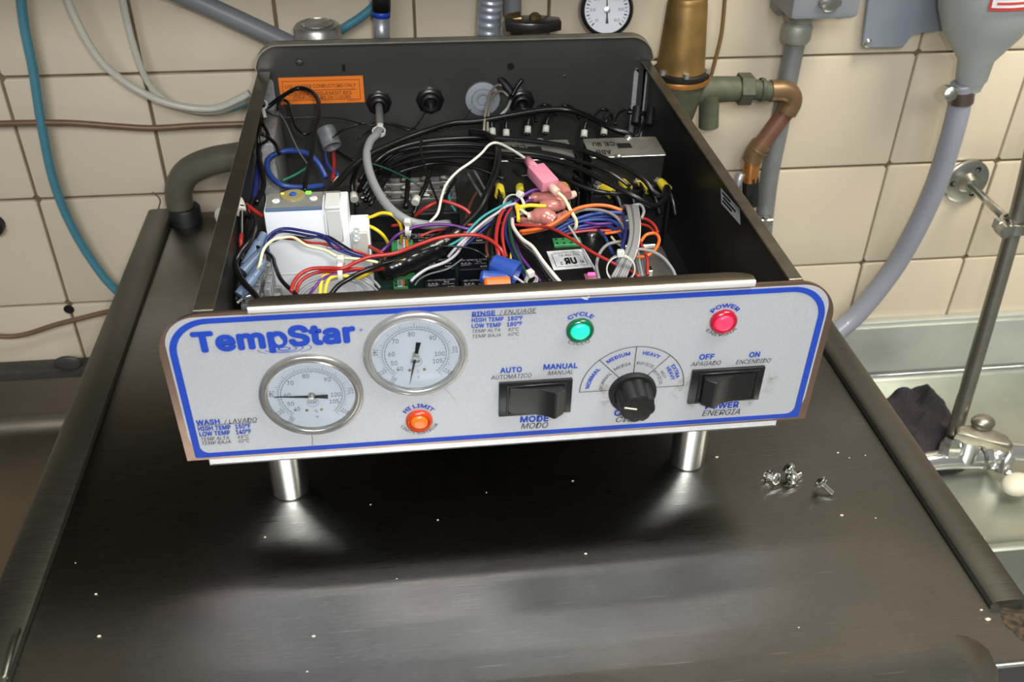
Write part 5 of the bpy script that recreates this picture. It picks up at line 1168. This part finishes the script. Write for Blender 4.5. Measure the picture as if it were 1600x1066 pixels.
# vacuum breaker round cap
p = ay(496, 46, .47); t = thing('vacuum_breaker', 'round worn metal cap with two screws peeking over box back', 'valve', p)
bm = NB(); lathe(bm, [(0, .006), (.012, .0065), (.021, .005), (.0235, .002), (.0235, -.014), (.017, -.018), (.017, -.08)], 40, Matrix.Translation(p)); obj('cap_body', bm, ZINCP, t, 40)
for a in (.8, 3.6):
    bm = NB(); lathe(bm, [(.0028, 0), (.0028, .0014), (0, .002)], 12, Matrix.Translation(p + Vector((.014 * math.cos(a), .012 * math.sin(a), .0058)))); obj('cap_screw', bm, CHROME, t, 40)
bm = NB(); box(bm, -.012, .012, -.0013, .0013, .0058, .0076, M=Matrix.Translation(p) @ Matrix.Rotation(.5, 4, 'Z')); lathe(bm, [(.016, .0058), (.0165, .0068), (.0172, .0058)], 32, Matrix.Translation(p)); obj('raised_bar', bm, ZINCP, t)
# vertical sleeve pipe
t = thing('capped_pipe', 'upright grey pipe with black sleeve and blue band', 'pipe', ay(597, 55, .47))
bm = NB(); tube(bm, [ay(595, -30, .47), ay(596, 17, .47)], rw(25, .47), 24, 1); obj('black_sleeve', bm, BLACKM, t)
bm = NB(); tube(bm, [ay(596, 16, .47), ay(596.3, 26, .47)], rw(24, .47), 24, 1); obj('blue_band', bm, BLUE, t)
bm = NB(); tube(bm, [ay(596.3, 25, .47), ay(597, 80, .47)], rw(22, .47), 24, 1); obj('grey_pipe_end', bm, GALV, t)
# flexible conduit with spiral ribs
bm = NB(); tube(bm, [ay(770, -40, .47), ay(766, 10, .47), ay(762, 85, .47)], rw(33, .47), 28, 30, rf=lambda f: 1 + .045 * math.sin(f * 75))
tag(obj('flexible_conduit', bm, mat('silver_flex', (178, 184, 194), .35, .6, .12, 50), None, 80), 'ribbed silver flexible conduit rising behind the box', 'conduit')
pipe('wall_pipe', [ay(800, -30, .5), ay(801, 22, .5)], rw(25, .5), GRYPVC, 'short dark grey pipe beside silver flexible conduit', 'pipe')
t = thing('shutoff_valve', 'old black and brass valve with octagonal handle', 'valve', ay(830, 40, .46))
p = ay(833, 36, .455); bm = NB(); prism(bm, [(.026 * math.cos(a) * (1.15 if abs(math.cos(a)) > .5 else 1), .016 * math.sin(a)) for a in [PI / 8 + k * PI / 4 for k in range(8)]], .010, Matrix.Translation(p - Vector((0, 0, .006))), bev=.002); obj('octagonal_handle', bm, mat('worn_black_paint', (38, 34, 30), .3, .2, .3, 60, coat=.3), t, 30)
bm = NB(); lathe(bm, [(.006, .0), (.006, .003), (.003, .0055), (0, .0058)], 8, Matrix.Translation(p + Vector((.002, .002, .004)))); obj('handle_nut', bm, mat('old_brass', (140, 116, 76), .4, .8, .25, 60), t)
bm = NB(); tube(bm, [ay(795, 40, .465), ay(815, 36, .465)], .012, 8, 1); obj('valve_neck', bm, MATS['old_brass'], t, 30)
# pressure gauge
p = ay(948, 15, .48); t = thing('pressure_gauge', 'round white pressure gauge with black rim above box', 'gauge', p)
nrm = (CP - p).normalized(); nrm = Vector((-.10, -1, .25)).normalized(); M = axis(p, nrm)
Rg = rw(37 * 2, .47)
bm = NB(); lathe(bm, [(0, -.018), (Rg * .96, -.018), (Rg, -.014), (Rg, .004), (Rg * .93, .0065), (Rg * .86, .005), (Rg * .85, 0)], 48, M); obj('gauge_case', bm, BLACKP, t, 40)
bm = NB(); lathe(bm, [(0, .0018), (Rg * .86, .0018), (Rg * .86, 0)], 40, M); obj('gauge_face', bm, mat('gauge_white', (222, 224, 228), .4), t)
bm = NB()
ux = M.to_3x3() @ Vector((1, 0, 0)); uy = M.to_3x3() @ Vector((0, 1, 0)); 
right = Vector((1, 0, 0)); right = (right - nrm * right.dot(nrm)).normalized(); up_ = nrm.cross(right)
for k in range(28):
    a = math.radians(225 - k * 10); d = right * math.cos(a) + up_ * math.sin(a); n_ = (right * -math.sin(a) + up_ * math.cos(a)) * (.0003 if k % 3 else .0006); b0 = p + nrm * .0022
    r0, r1 = Rg * .68, Rg * .80; bm.faces.new([bm.verts.new(v) for v in (b0 + d * r0 - n_, b0 + d * r1 - n_, b0 + d * r1 + n_, b0 + d * r0 + n_)])
for k, s in enumerate(('0', '10', '20', '30', '40', '50', '60')):
    a = math.radians(225 - k * 45); c = p + nrm * .0022 + (right * math.cos(a) + up_ * math.sin(a)) * Rg * .54
    wd = .0014 * len(s); text_on(bm, s, c - right * wd - up_ * .0012, c + right * wd - up_ * .0012, .0026, up=up_)
obj('gauge_marks', bm, INK, t)
bm = NB(); d = (right * .02 + up_ * -1).normalized(); n_ = nrm.cross(d); b0 = p + nrm * .003
bm.faces.new([bm.verts.new(v) for v in (b0 - d * Rg * .7 - n_ * .0003, b0 - d * Rg * .7 + n_ * .0003, b0 + n_ * .0008, b0 + d * Rg * .25 + n_ * .0008, b0 + d * Rg * .5 + n_ * .0015, b0 + d * Rg * .5 - n_ * .0015, b0 + d * Rg * .25 - n_ * .0008, b0 - n_ * .0008)]); obj('gauge_needle', bm, INK, t)
bm = NB(); lathe(bm, [(.003, 0), (.003, .004), (0, .0045)], 16, M @ Matrix.Translation((0, 0, .002))); obj('needle_hub', bm, DULLCHR, t, 40)
# pressure reducing valve
PRVB = mat('aged_brass', (146, 116, 66), .45, .6, .22, 45, (1, 1, 1), .3); GRN = mat('verdigris_green', (76, 79, 60), .6, .1, .3, 60, (1, 1, 1), .5)
BLKR = mat('oily_black', (34, 28, 22), .5, .2, .3, 60)
yv = .47; t = thing('pressure_regulator', 'brass bell-shaped pressure regulator on green corroded body', 'valve', ay(1064, 110, yv))
top = ay(1058, -5, yv); fl = ay(1063, 108, yv); s = rw(1, yv) * 2
M = axis(fl, (Vector((-.01, 0, 1))))
Hh = (top - fl).length
bm = NB(); lathe(bm, [(0, Hh * 1.00), (26 * s, Hh * 1.0), (28 * s, Hh * .97), (27.5 * s, Hh * .93), (28.5 * s, Hh * .9), (34.5 * s, Hh * .10), (35.5 * s, Hh * .02), (36 * s, 0), (0, 0)], 40, M); obj('spring_bell', bm, PRVB, t, 40)
bm = NB(); lathe(bm, [(39 * s, 0), (41 * s, -.001), (41 * s, -.006), (0, -.006)], 40, M); lathe(bm, [(0, .0005), (39 * s, .0005), (39 * s, 0)], 40, M); obj('upper_flange', bm, BLKR, t, 40)
bm = NB(); lathe(bm, [(43 * s, -.006), (44 * s, -.008), (43.5 * s, -.0115), (0, -.0115)], 40, M); obj('brass_flange', bm, mat('orange_brass', (176, 120, 58), .4, .6, .2, 60), t, 40)
bm = NB(); lathe(bm, [(39 * s, -.0115), (38 * s, -.02), (33 * s, -.034), (28 * s, -.05), (22 * s, -.064), (0, -.064)], 32, M)
o_ = ay(1112, 165, yv); tube(bm, [ay(1062, 145, yv), ay(1120, 140, yv), ay(1165, 139, yv)], 18 * s, 20, 4, rf=lambda f: 1.15 - .15 * f)
tube(bm, [ay(1108, 148, yv - .006), ay(1107, 198, yv - .006)], 15 * s, 16, 1)
lathe(bm, [(24 * s, -.007), (24 * s, .007), (18 * s, .009), (0, .009)], 6, axis(ay(1163, 139, yv), (1, 0, -.02))); lathe(bm, [(24 * s, -.007), (0, -.008)], 6, axis(ay(1163, 139, yv), (1, 0, -.02)))
tube(bm, [ay(1168, 139, yv), ay(1208, 143, yv)], 15 * s, 16, 1, rf=lambda f: 1.05 - .1 * f)
lathe(bm, [(17 * s, -.002), (17.6 * s, 0), (17 * s, .002)], 24, axis(ay(1190, 140, yv), (1, 0, -.05)))
obj('valve_body', bm, GRN, t, 40)
for (a_) in (-1.62, -.45, -2.55):
    bm = NB(); p = fl + Vector((39 * s * math.cos(a_), 39 * s * math.sin(a_), .002)); lathe(bm, [(.0036, -.002), (.0036, .003), (0, .0035)], 6, Matrix.Translation(p)); obj('flange_bolt', bm, CHROME, t, 40)
# copper elbow run
COP = mat('aged_copper', (122, 96, 66), .42, .5, .25, 35, (1, 1, 1), .2)
t = thing('copper_pipe_run', 'copper pipe elbow running down from green valve to black fitting', 'pipe', ay(1175, 280, .47))
bm = NB(); tube(bm, [ay(1203, 142, yv), ay(1222, 142, yv), ay(1234, 148, yv), ay(1236, 160, yv), ay(1228, 176, yv)], 15 * s, 20, 8, rf=lambda f: 1.08); obj('upper_elbow', bm, COP, t, 50)
bm = NB(); tube(bm, [ay(1230, 172, yv), ay(1182, 236, yv)], 13.5 * s, 20, 1); obj('slant_pipe', bm, mat('brown_copper', (120, 84, 66), .42, .35, .2, 40), t, 50)
bm = NB(); tube(bm, [ay(1190, 224, yv), ay(1180, 238, yv), ay(1174, 252, yv)], 15.5 * s, 20, 6); lathe(bm, [(16.5 * s, -.0015), (17 * s, 0), (16.5 * s, .0015)], 24, axis(ay(1184, 234, yv), ay(1184, 234, yv) - ay(1190, 224, yv))); obj('lower_elbow', bm, COP, t, 50)
bm = NB(); tube(bm, [ay(1175, 250, yv), ay(1172, 282, yv)], 13 * s, 20, 1); obj('short_pipe', bm, mat('bright_copper', (190, 128, 70), .32, .75, .15, 40), t, 50)
bm = NB(); tube(bm, [ay(1173, 275, yv), ay(1172, 320, yv)], 13.5 * s, 8, 1); obj('black_fitting', bm, BLACKM, t, 30)
bm = NB(); tube(bm, [ay(1158, 270, yv), ay(1150, 300, yv)], 6 * s, 8, 1); tag(obj('galvanised_stub', bm, GALV), 'thin metal stub left of black fitting behind right rim', 'pipe')
bm = NB(); p = ay(1200, 345, .47); box(bm, p.x - .010, p.x + .006, p.y - .003, p.y + .01, p.z - .007, p.z + .003, .001); lathe(bm, [(.004, 0), (.004, .003), (0, .004)], 6, Matrix.Translation(p + Vector((-.004, .0, .003)))); tag(obj('bolt_bracket', bm, DULLCHR, None, 30), 'small bright bolted bracket behind right rim', 'bracket')
# thin tube above
pipe('copper_line', [ay(u, v, .5) for u, v in ((1134, -20), (1130, 30), (1126, 60), (1116, 100), (1110, 122))], rw(6, .5), mat('ochre_tube', (132, 106, 66), .4, .4), 'thin ochre tube hanging right of brass bell', 'pipe', 10)
# grey conduit right with connector and box
t = thing('conduit_run', 'grey metal conduit dropping from a junction box connector', 'conduit', ay(1190, 350, .49))
bm = NB(); tube(bm, [ay(1247, 45, .49), ay(1232, 120, .49), ay(1217, 200, .49), ay(1200, 290, .49), ay(1187, 420, .49)], rw(29, .49), 28, 6); obj('conduit_tube', bm, mat('conduit_steel', (126, 128, 128), .45, .3, .12, 40), t)
bm = NB(); d = (ay(1232, 120, .49) - ay(1250, 25, .49)).normalized(); M = axis(ay(1250, 22, .49), d); r = rw(30, .49)
lathe(bm, [(r * 1.3, 0), (r * 1.3, .006), (r * 1.15, .008), (r * 1.3, .010), (r * 1.42, .012), (r * 1.42, .026), (r * 1.2, .030), (r, .031), (r, 0)], 32, M); obj('compression_connector', bm, mat('zinc_cast', (158, 158, 146), .5, .4, .15, 60), t, 40)
t = thing('junction_box', 'grey cast junction box cut off by top edge', 'junction box', ay(1280, 0, .49))
JB = mat('painted_grey', (140, 144, 148), .45, .1, .08, 40)
bm = NB(); a, b = ay(1225, 22, .47), ay(1334, 20, .47); box(bm, a.x, b.x - .002, .452, .515, a.z - .002, a.z + .09, .006, 2); obj('box_body', bm, JB, t, 40)
bm = NB(); p = ay(1297, 3, .45); lathe(bm, [(.010, 0), (.010, .005), (.007, .007), (0, .007)], 20, axis(p + Vector((0, .003, 0)), (0, -1, 0))); box(bm, p.x - .012, p.x + .012, .447, .453, p.z - .004, p.z + .002, .001); obj('cover_screw', bm, DULLCHR, t, 40)
bm = NB(); p = ay(1302, 22, .49); lathe(bm, [(.018, .002), (.018, -.004), (.010, -.007), (0, -.007)], 28, Matrix.Translation((p.x, .485, a.z - .001))); obj('knockout_plug', bm, JB, t, 40)
bm = NB(); q = ay(1216, 12, .50); box(bm, q.x - .004, q.x + .014, .49, .516, q.z - .005, q.z + .07, .003); tag(obj('side_bracket', bm, GRYPVC, None, 40), 'small dark grey bracket left of the junction box', 'bracket')
# grey sheet bracket with screw
t = thing('mounting_plate', 'grey painted mounting plate behind the funnel', 'bracket', ay(1400, 60, .505))
pl_ = [ay(u, v, .512) for u, v in ((1361, -40), (1347, 70), (1352, 74), (1409, 74), (1422, 55), (1428, 50), (1480, 48), (1500, -40))]
bm = NB(); prism(bm, [(p.x, p.z) for p in pl_][::-1], .004, Matrix(((1, 0, 0, 0), (0, 0, -1, .514), (0, 1, 0, 0), (0, 0, 0, 1))), bev=.001, seg=1); obj('plate', bm, mat('grey_paint_plate', (136, 142, 152), .5, 0, .06, 30), t, 30)
bm = NB(); p = ay(1357, 68, .508); lathe(bm, [(.0050, 0), (.005, .001), (.003, .003), (0, .0028)], 20, axis((p.x, .5095, p.z), (0, -1, 0))); obj('plate_screw', bm, CHROME, t, 40)
# funnel hopper
t = thing('funnel_hopper', 'pale grey plastic funnel with red and white sticker', 'funnel', ay(1513, 135, .44))
p = ay(1515, 135, .45); HM = mat('pale_grey_plastic', (168, 172, 170), .4, 0, .04, 20); s2 = rw(2, .45)
bm = NB(); M = axis(p, ay(1537, 40, .45) - p)
lathe(bm, [(0, -.004), (17 * s2, -.004), (20 * s2, .005), (23 * s2, .008), (26 * s2, .030), (55 * s2, .060), (68 * s2, .085), (74 * s2, .11), (76 * s2, .22), (0, .22)], 48, M); hb = obj('funnel_body', bm, HM, t, 50)
bm = NB()
def cyl_pt(ang, h, rr=76.3): return M @ Vector((rr * s2 * math.cos(ang), rr * s2 * math.sin(ang), h))
# sticker wraps on the cylinder facing the camera
best = None
for k in range(72):
    a_ = k / 72 * 2 * PI
    P_ = cyl_pt(a_, .125); nn = (P_ - (M @ Vector((0, 0, .125)))).normalized(); f_ = nn.dot((CP - P_).normalized())
    if best is None or f_ > best[0]: best = (f_, a_)
ac = best[1]
sgn = 1 if (cyl_pt(ac + .3, .12) - cyl_pt(ac, .12)).x > 0 else -1
def sticker_patch(bm, a0, a1, h0, h1, rr, n=10):
    pr = None
    for k in range(n + 1):
        a_ = ac + sgn * (a0 + (a1 - a0) * k / n); cur = [bm.verts.new(cyl_pt(a_, h, rr)) for h in (h0, h1)]
        if pr: bm.faces.new((pr[0], cur[0], cur[1], pr[1]))
        pr = cur
sticker_patch(bm, -.02, .9, .098, .124, 76.0); obj('red_sticker', bm, mat('sticker_red', (205, 60, 52), .5), t)
bm = NB(); sticker_patch(bm, .02, .86, .101, .121, 76.6); obj('white_sticker_field', bm, PWHITE, t)
bm = NB()
for k, (a0, a1) in enumerate(((.10, .80), (.08, .76), (.12, .7))): sticker_patch(bm, a0, a1, .104 + k * .0055, .1065 + k * .0055, 77.0)
obj('sticker_text_lines', bm, MATS['sticker_red'], t)
# hose from funnel
HSE = mat('lavender_grey_hose', (144, 146, 157), .35, 0, .04, 20, coat=.2)
t = thing('funnel_hose', 'lavender grey hose curving from funnel down to the sink', 'hose', ay(1320, 520, .46))
bm = NB(); tube(bm, [ay(u, v, y) for u, v, y in ((1504, 130, .45), (1499, 165, .45), (1485, 220, .45), (1462, 290, .455), (1430, 360, .46), (1392, 425, .465), (1340, 490, .465), (1300, 525, .46), (1250, 570, .45))], rw(35, .45), 28, 8); obj('hose_tube', bm, HSE, t)
bm = NB(); p = ay(1502, 150, .45); d = ay(1499, 165, .45) - ay(1504, 130, .45); r = rw(36, .45); M = axis(p, d)
lathe(bm, [(r, -.007), (r * 1.07, -.007), (r * 1.07, .007), (r, .007)], 32, M); obj('clamp_band', bm, mat('worn_clamp', (142, 128, 116), .35, .9, .2, 60), t, 40)
bm = NB(); q = ay(1484, 143, .435); tube(bm, [q - Vector((.009, 0, -.002)), q + Vector((.006, 0, -.001))], .0062, 12, 1); lathe(bm, [(.0075, 0), (.0075, .003), (.004, .005), (0, .005)], 8, axis(ay(1484, 147, .43), (0, -1, .3))); obj('clamp_screw', bm, DULLCHR, t, 40)

# round wall flange with rod and clamp, riser pipe
t = thing('wall_bracket', 'round chrome wall flange with rod clamping the riser pipe', 'pipe bracket', ay(1512, 285, YW))
p = ay(1512, 285, .518); bm = NB(); lathe(bm, [(.0285, 0), (.0285, .003), (.026, .0048), (.013, .006), (.010, .012), (.0085, .016), (0, .016)], 48, axis((p.x, .523, p.z), (0, -1, 0))); obj('flange', bm, DULLCHR, t, 40)
for k in range(3):
    a = 1.1 + k * 2.1; bm = NB(); lathe(bm, [(.0042, 0), (.0038, .0008), (.002, .0004), (0, .0004)], 16, axis((p.x + .019 * math.cos(a), .5180, p.z + .019 * math.sin(a)), (0, -1, 0))); obj('screw_hole', bm, mat('dark_steel_hole', (50, 50, 48), .4, .8), t, 40)
yr = .385
bm = NB(); tube(bm, [Vector((p.x, .512, p.z)), ay(1582, 352, yr)], .0048, 14, 1); obj('rod', bm, DULLCHR, t)
bm = NB(); q = ay(1586, 350, yr); lathe(bm, [(.014, -.006), (.017, -.006), (.017, .006), (.014, .006)], 28, axis(q, ay(1598, 310, yr) - ay(1575, 390, yr))); box(bm, -.024, -.014, -.006, .006, -.006, .006, .001, M=Matrix.Translation(q)); lathe(bm, [(.0078, -.007), (.0085, 0), (.0078, .007), (0, .008)], 16, axis(q + Vector((-.018, -.008, -.002)), (0, -1, 0))); obj('pipe_clamp', bm, DULLCHR, t, 40)
t = thing('riser_pipe', 'slender chrome riser pipe leaning up from the faucet', 'pipe', ay(1487, 690, .325))
bm = NB(); tube(bm, [ay(1487, 690, .325), ay(1537, 520, .355), ay(1590, 335, .385), ay(1622, 200, .40)], .0090, 24, 6); obj('pipe_shaft', bm, mat('satin_nickel', (164, 160, 146), .3, .9, .08, 40), t)
bm = NB(); q0, q1 = ay(1486, 696, .322), ay(1491, 674, .326); lathe(bm, [(.0125, -.012), (.0140, -.009), (.0140, .002), (.010, .006), (.0092, .012)], 6, axis(q0, q1 - q0)); obj('hex_nut', bm, CHROME, t, 30)
# faucet
yf = .318
t = thing('sink_faucet', 'chrome faucet body with wedge lever handle lying low over the sink', 'faucet', ay(1540, 715, yf))
bm = NB(); tube(bm, [ay(1395, 727, yf), ay(1430, 724, yf), ay(1475, 718, yf), ay(1545, 716, yf)], .0125, 24, 4, rf=lambda f: .9 + .2 * f)
tube(bm, [ay(1505, 716, yf), ay(1512, 700, yf), ay(1516, 684, yf)], .014, 20, 4)
d = ay(1545, 716, yf) - ay(1475, 716, yf)
lathe(bm, [(.013, -.004), (.0165, -.002), (.0165, .006), (.0145, .009), (.0165, .012), (.0165, .020), (.011, .024), (0, .024)], 28, axis(ay(1534, 714, yf), d)); obj('faucet_body', bm, CHROME, t, 40)
bm = NB(); q = ay(1536, 660, yf - .006)
bmesh.ops.create_uvsphere(bm, u_segments=20, v_segments=12, radius=1, matrix=Matrix.Translation(q) @ Matrix.Diagonal((.0145, .012, .009, 1)))
prism(bm, [(-.030, -.006), (-.026, .006), (.004, .010), (.030, -.006), (.034, -.020), (.026, -.024), (-.004, -.014)], .012, Matrix.Translation(ay(1530, 676, yf - .012)) @ Matrix.Rotation(-.15, 4, 'Z') @ Matrix.Rotation(.25, 4, 'X') @ Matrix.Translation((0, 0, -.006)), bev=.004, seg=3); obj('lever_handle', bm, mat('worn_nickel', (156, 152, 138), .34, .85, .15, 60), t, 50)
t = thing('spray_hook', 'chrome swivel arm with screw at right frame edge', 'faucet arm', ay(1590, 720, .31))
bm = NB(); tube(bm, [ay(1572, 704, .312), ay(1600, 707, .312), ay(1640, 712, .312)], .0115, 20, 3); tube(bm, [ay(1578, 708, .310), ay(1570, 722, .305), ay(1566, 738, .30)], .009, 16, 3); obj('arm', bm, CHROME, t, 50)
bm = NB(); q = ay(1572, 735, .296); lathe(bm, [(.005, 0), (.005, .003), (.002, .005), (0, .004)], 12, axis(q + Vector((0, -.006, 0)), (0, -1, .5))); obj('set_screw', bm, CHROME, t, 40)
bm = NB(); q = az(1590, 757, -.300); bmesh.ops.create_uvsphere(bm, u_segments=20, v_segments=12, radius=1, matrix=Matrix.Translation(q) @ Matrix.Rotation(.3, 4, 'Z') @ Matrix.Diagonal((.022, .016, .012, 1))); tag(obj('soap_bar', bm, mat('cream_soap', (222, 216, 196), .5), None, 180), 'cream oval lump cut off at right frame edge below faucet', 'soap')
# ---------------- sink on the right
SK = steel_worn('sink_steel', (206, 210, 200), .34, scr=False, bump=.25)
SK.node_tree.nodes['Principled BSDF'].inputs['Metallic'].default_value = .55
SK2 = steel_worn('sink_deck_steel', (178, 182, 172), .32, scr=False, bump=.3); SK2.node_tree.nodes['Principled BSDF'].inputs['Metallic'].default_value = .85
t = thing('sink', 'pale stainless sink with backsplash right of the machine', 'sink', (1.1, .35, -.6))
bm = NB(); box(bm, .56, 1.9, .507, YW - .0012, -.60, -.2250, .002, 2); obj('backsplash', bm, SK, t, 40)
bm = NB()
prof = [(.508, -.285), (.507, -.3005), (.503, -.309), (.495, -.313), (.44, -.316), (.30, -.320), (.215, -.322), (.2, -.320), (.196, -.3145), (.190, -.3125), (.184, -.316), (.182, -.33), (.180, -.43), (.16, -.45), (-.3, -.455)]
r0 = [bm.verts.new((.56, y, z)) for y, z in prof]; r1 = [bm.verts.new((1.9, y, z)) for y, z in prof]
for i in range(len(prof) - 1): bm.faces.new((r0[i], r1[i], r1[i + 1], r0[i + 1]))
obj('deck_and_basin', bm, SK2, t, 50)
bm = NB(); tube(bm, [Vector((.56, .506, -.3065)), Vector((1.9, .506, -.3065))], .0020, 8, 1); obj('backsplash_bead', bm, BRIGHT, t)
bm = NB(); box(bm, .56, 1.9, .512, YW - .0005, -.2252, -.2200, .002, 2); obj('sealant_ledge', bm, mat('pale_ledge', (196, 200, 194), .4, .5), t, 40)
# towel
bm = NB(); c = az(1430, 655, -.285); NX, NY = 34, 30; g2 = []
from mathutils import noise as _n
for i in range(NX + 1):
    row_ = []
    for j in range(NY + 1):
        a, b = i / NX * 2 - 1, j / NY * 2 - 1; rr = max(0, 1 - (abs(a) ** 2.6 + abs(b) ** 2.6))
        w_ = .88 + .22 * _n.noise(Vector((a * 1.7, b * 1.7, 3)))
        fold = abs(_n.noise(Vector((a * 1.5 + .7 * b, b * 1.0, 1.7)))) * .050 + abs(_n.noise(Vector((a * 3 - 2 * b, b * 2.4, 5)))) * .012
        row_.append(bm.verts.new((c.x + a * .072 * w_ + .01 * _n.noise(Vector((b * 3, a * 3, 9))), c.y + b * .072 * w_ + .012 * a, -.3165 + (rr ** .5) * (.034 + fold) + .0012 * _n.noise(Vector((a * 30, b * 30, 2))))))
    g2.append(row_)
for i in range(NX):
    for j in range(NY): bm.faces.new((g2[i][j], g2[i + 1][j], g2[i + 1][j + 1], g2[i][j + 1]))
tag(obj('towel', bm, mat('charcoal_terry', (50, 44, 48), .95, 0, .25, 300, (1, 1, 1), 1.0, 500), None, 180), 'crumpled charcoal terry towel lying in sink beside riser pipe', 'towel')
# ---------------- counter on the left
t = thing('counter', 'dull steel counter with dark-topped backsplash left of the machine', 'counter', (-.5, .3, -.6))
CT = steel_worn('counter_steel', (128, 120, 106), .4, scr=False, bump=.2)
bm = NB(); box(bm, -1.4, -.135, .505, YW - .0012, -.6, -.2135, .002, 2); obj('backsplash', bm, CT, t, 40)
bm = NB(); box(bm, -1.4, -.135, .500, YW - .002, -.2240, -.2080, .003, 2); obj('dark_sealant_strip', bm, mat('dark_grey_trim', (62, 60, 56), .5, .2, .15, 60), t, 40)
bm = NB()
prof = [(.506, -.27), (.504, -.288), (.496, -.300), (.48, -.304), (.30, -.308), (-.4, -.31)]
r0 = [bm.verts.new((-1.4, y, z)) for y, z in prof]; r1 = [bm.verts.new((-.135, y, z)) for y, z in prof]
for i in range(len(prof) - 1): bm.faces.new((r0[i], r1[i], r1[i + 1], r0[i + 1]))
obj('countertop', bm, CT, t, 60)
bm = NB(); p = ay(106, 568, .498); bmesh.ops.create_uvsphere(bm, u_segments=20, v_segments=10, radius=1, matrix=Matrix.Translation(p) @ Matrix.Diagonal((.017, .004, .011, 1))); obj('sealant_blob', bm, MATS['dark_grey_trim'], t, 180)
bm = NB(); p = ay(0, 365, .5); lathe(bm, [(.012, 0), (.012, .01), (0, .012)], 20, axis((p.x - .0135, YW, p.z), (0, -1, 0))); tag(obj('round_bumper', bm, BLACKM, None, 40), 'dark round knob on the wall cut by left frame edge', 'bumper')
# small wire scrap behind the machine's left corner
pipe('wire_scrap', [ay(u, v, .51) for u, v in ((238, 300), (250, 312), (246, 330), (240, 345), (243, 355))], .0008, DULLCHR, 'thin curled wire above left machine rail end', 'wire', 6)
bm = NB(); p = az(240, 350, 0); box(bm, p.x - .006, p.x + .002, .488, .494, -.02, .003, .001); obj('rail_hinge', bm, BLACKM, mach)

# unseen steel shelf added above the frame to darken the machine top's reflection
t = thing('unseen_shelf', 'unseen dull steel shelf, added to darken the reflection in the machine top', 'shelf', (-.2, .37, .40))
bm = NB(); box(bm, -1.3, .52, .235, .522, .400, .404, .001); box(bm, -1.3, .52, .235, .238, .372, .404, .001); obj('unseen_shelf_board', bm, mat('unseen_shelf_steel', (92, 90, 86), .5, .7, .1, 20), t)
for x in (-1.0, -.35, .3):
    bm = NB(); prism(bm, [(.522, .398), (.27, .398), (.522, .30)], .003, Matrix(((0, 0, 1, x), (1, 0, 0, 0), (0, 1, 0, 0), (0, 0, 0, 1)))); obj('unseen_shelf_bracket', bm, MATS['unseen_shelf_steel'], t)

# ================================================================== loose screws on the machine top
SCR = mat('bright_zinc', (214, 214, 208), .18, 1, .05, 100)
def screw(u, v, hd, L_, lab, teeth, r=.0036):
    """hd: direction from shank end to head; rests on z=0"""
    d = Vector(hd).normalized(); p = az(u, v, max(.0042, .0022 + L_ * d.z)); M = axis(p, d)
    t = thing('loose_screw', lab, 'screw', (p.x, p.y, 0))
    bm = NB(); lathe(bm, [(r * .72, 0), (r * 1.3, .0003), (r * 1.25, .0010), (r * .8, .0020), (r * .3, .0023), (0, .0022)], 24, M); hd_ = obj('screw_head', bm, SCR, t, 50)
    bm = NB(); box(bm, -.0016, .0016, -.00035, .00035, .0019, .00245, M=M); box(bm, -.00035, .00035, -.0016, .0016, .0019, .00245, M=M); obj('cross_slot', bm, MATS['deep_black'], hd_)
    bm = NB(); pr = []
    n = int(L_ / .0005)
    for k in range(n + 1): pr.append((.0021 if k % 2 else .0018, -L_ * k / n))
    pr.append((0, -L_)); lathe(bm, pr, 14, M); obj('threaded_shank', bm, SCR, t, 60)
    if teeth:
        bm = NB(); lathe(bm, [(.0021, -teeth - .0003), (.0034, -teeth - .0003), (.0034, -teeth + .0003), (.0021, -teeth + .0003)], 24, M)
        for k in range(10):
            a = k / 10 * 2 * PI; box(bm, .0032, .0046, -.0006, .0006, -.0005, .0005, M=M @ Matrix.Translation((0, 0, -teeth)) @ Matrix.Rotation(a, 4, 'Z') @ Matrix.Rotation(.3, 4, 'X'))
        obj('star_washer', bm, SCR, t, 30)
screw(1213, 748, (.45, -.75, .28), .0110, 'loose screw with head toward viewer and toothed washer', .0070, .0038)
screw(1236, 748, (-.80, -.50, .12), .0120, 'loose screw in the middle lying flat, shank to the right', .0012, .0036)
screw(1232, 731, (-.50, .35, .50), .0115, 'loose screw leaning behind the middle screw', .0012, .0036)
screw(1282, 753, (-.55, .45, .42), .0120, 'loose screw apart at right, head tilted up-left', .0016, .0040)
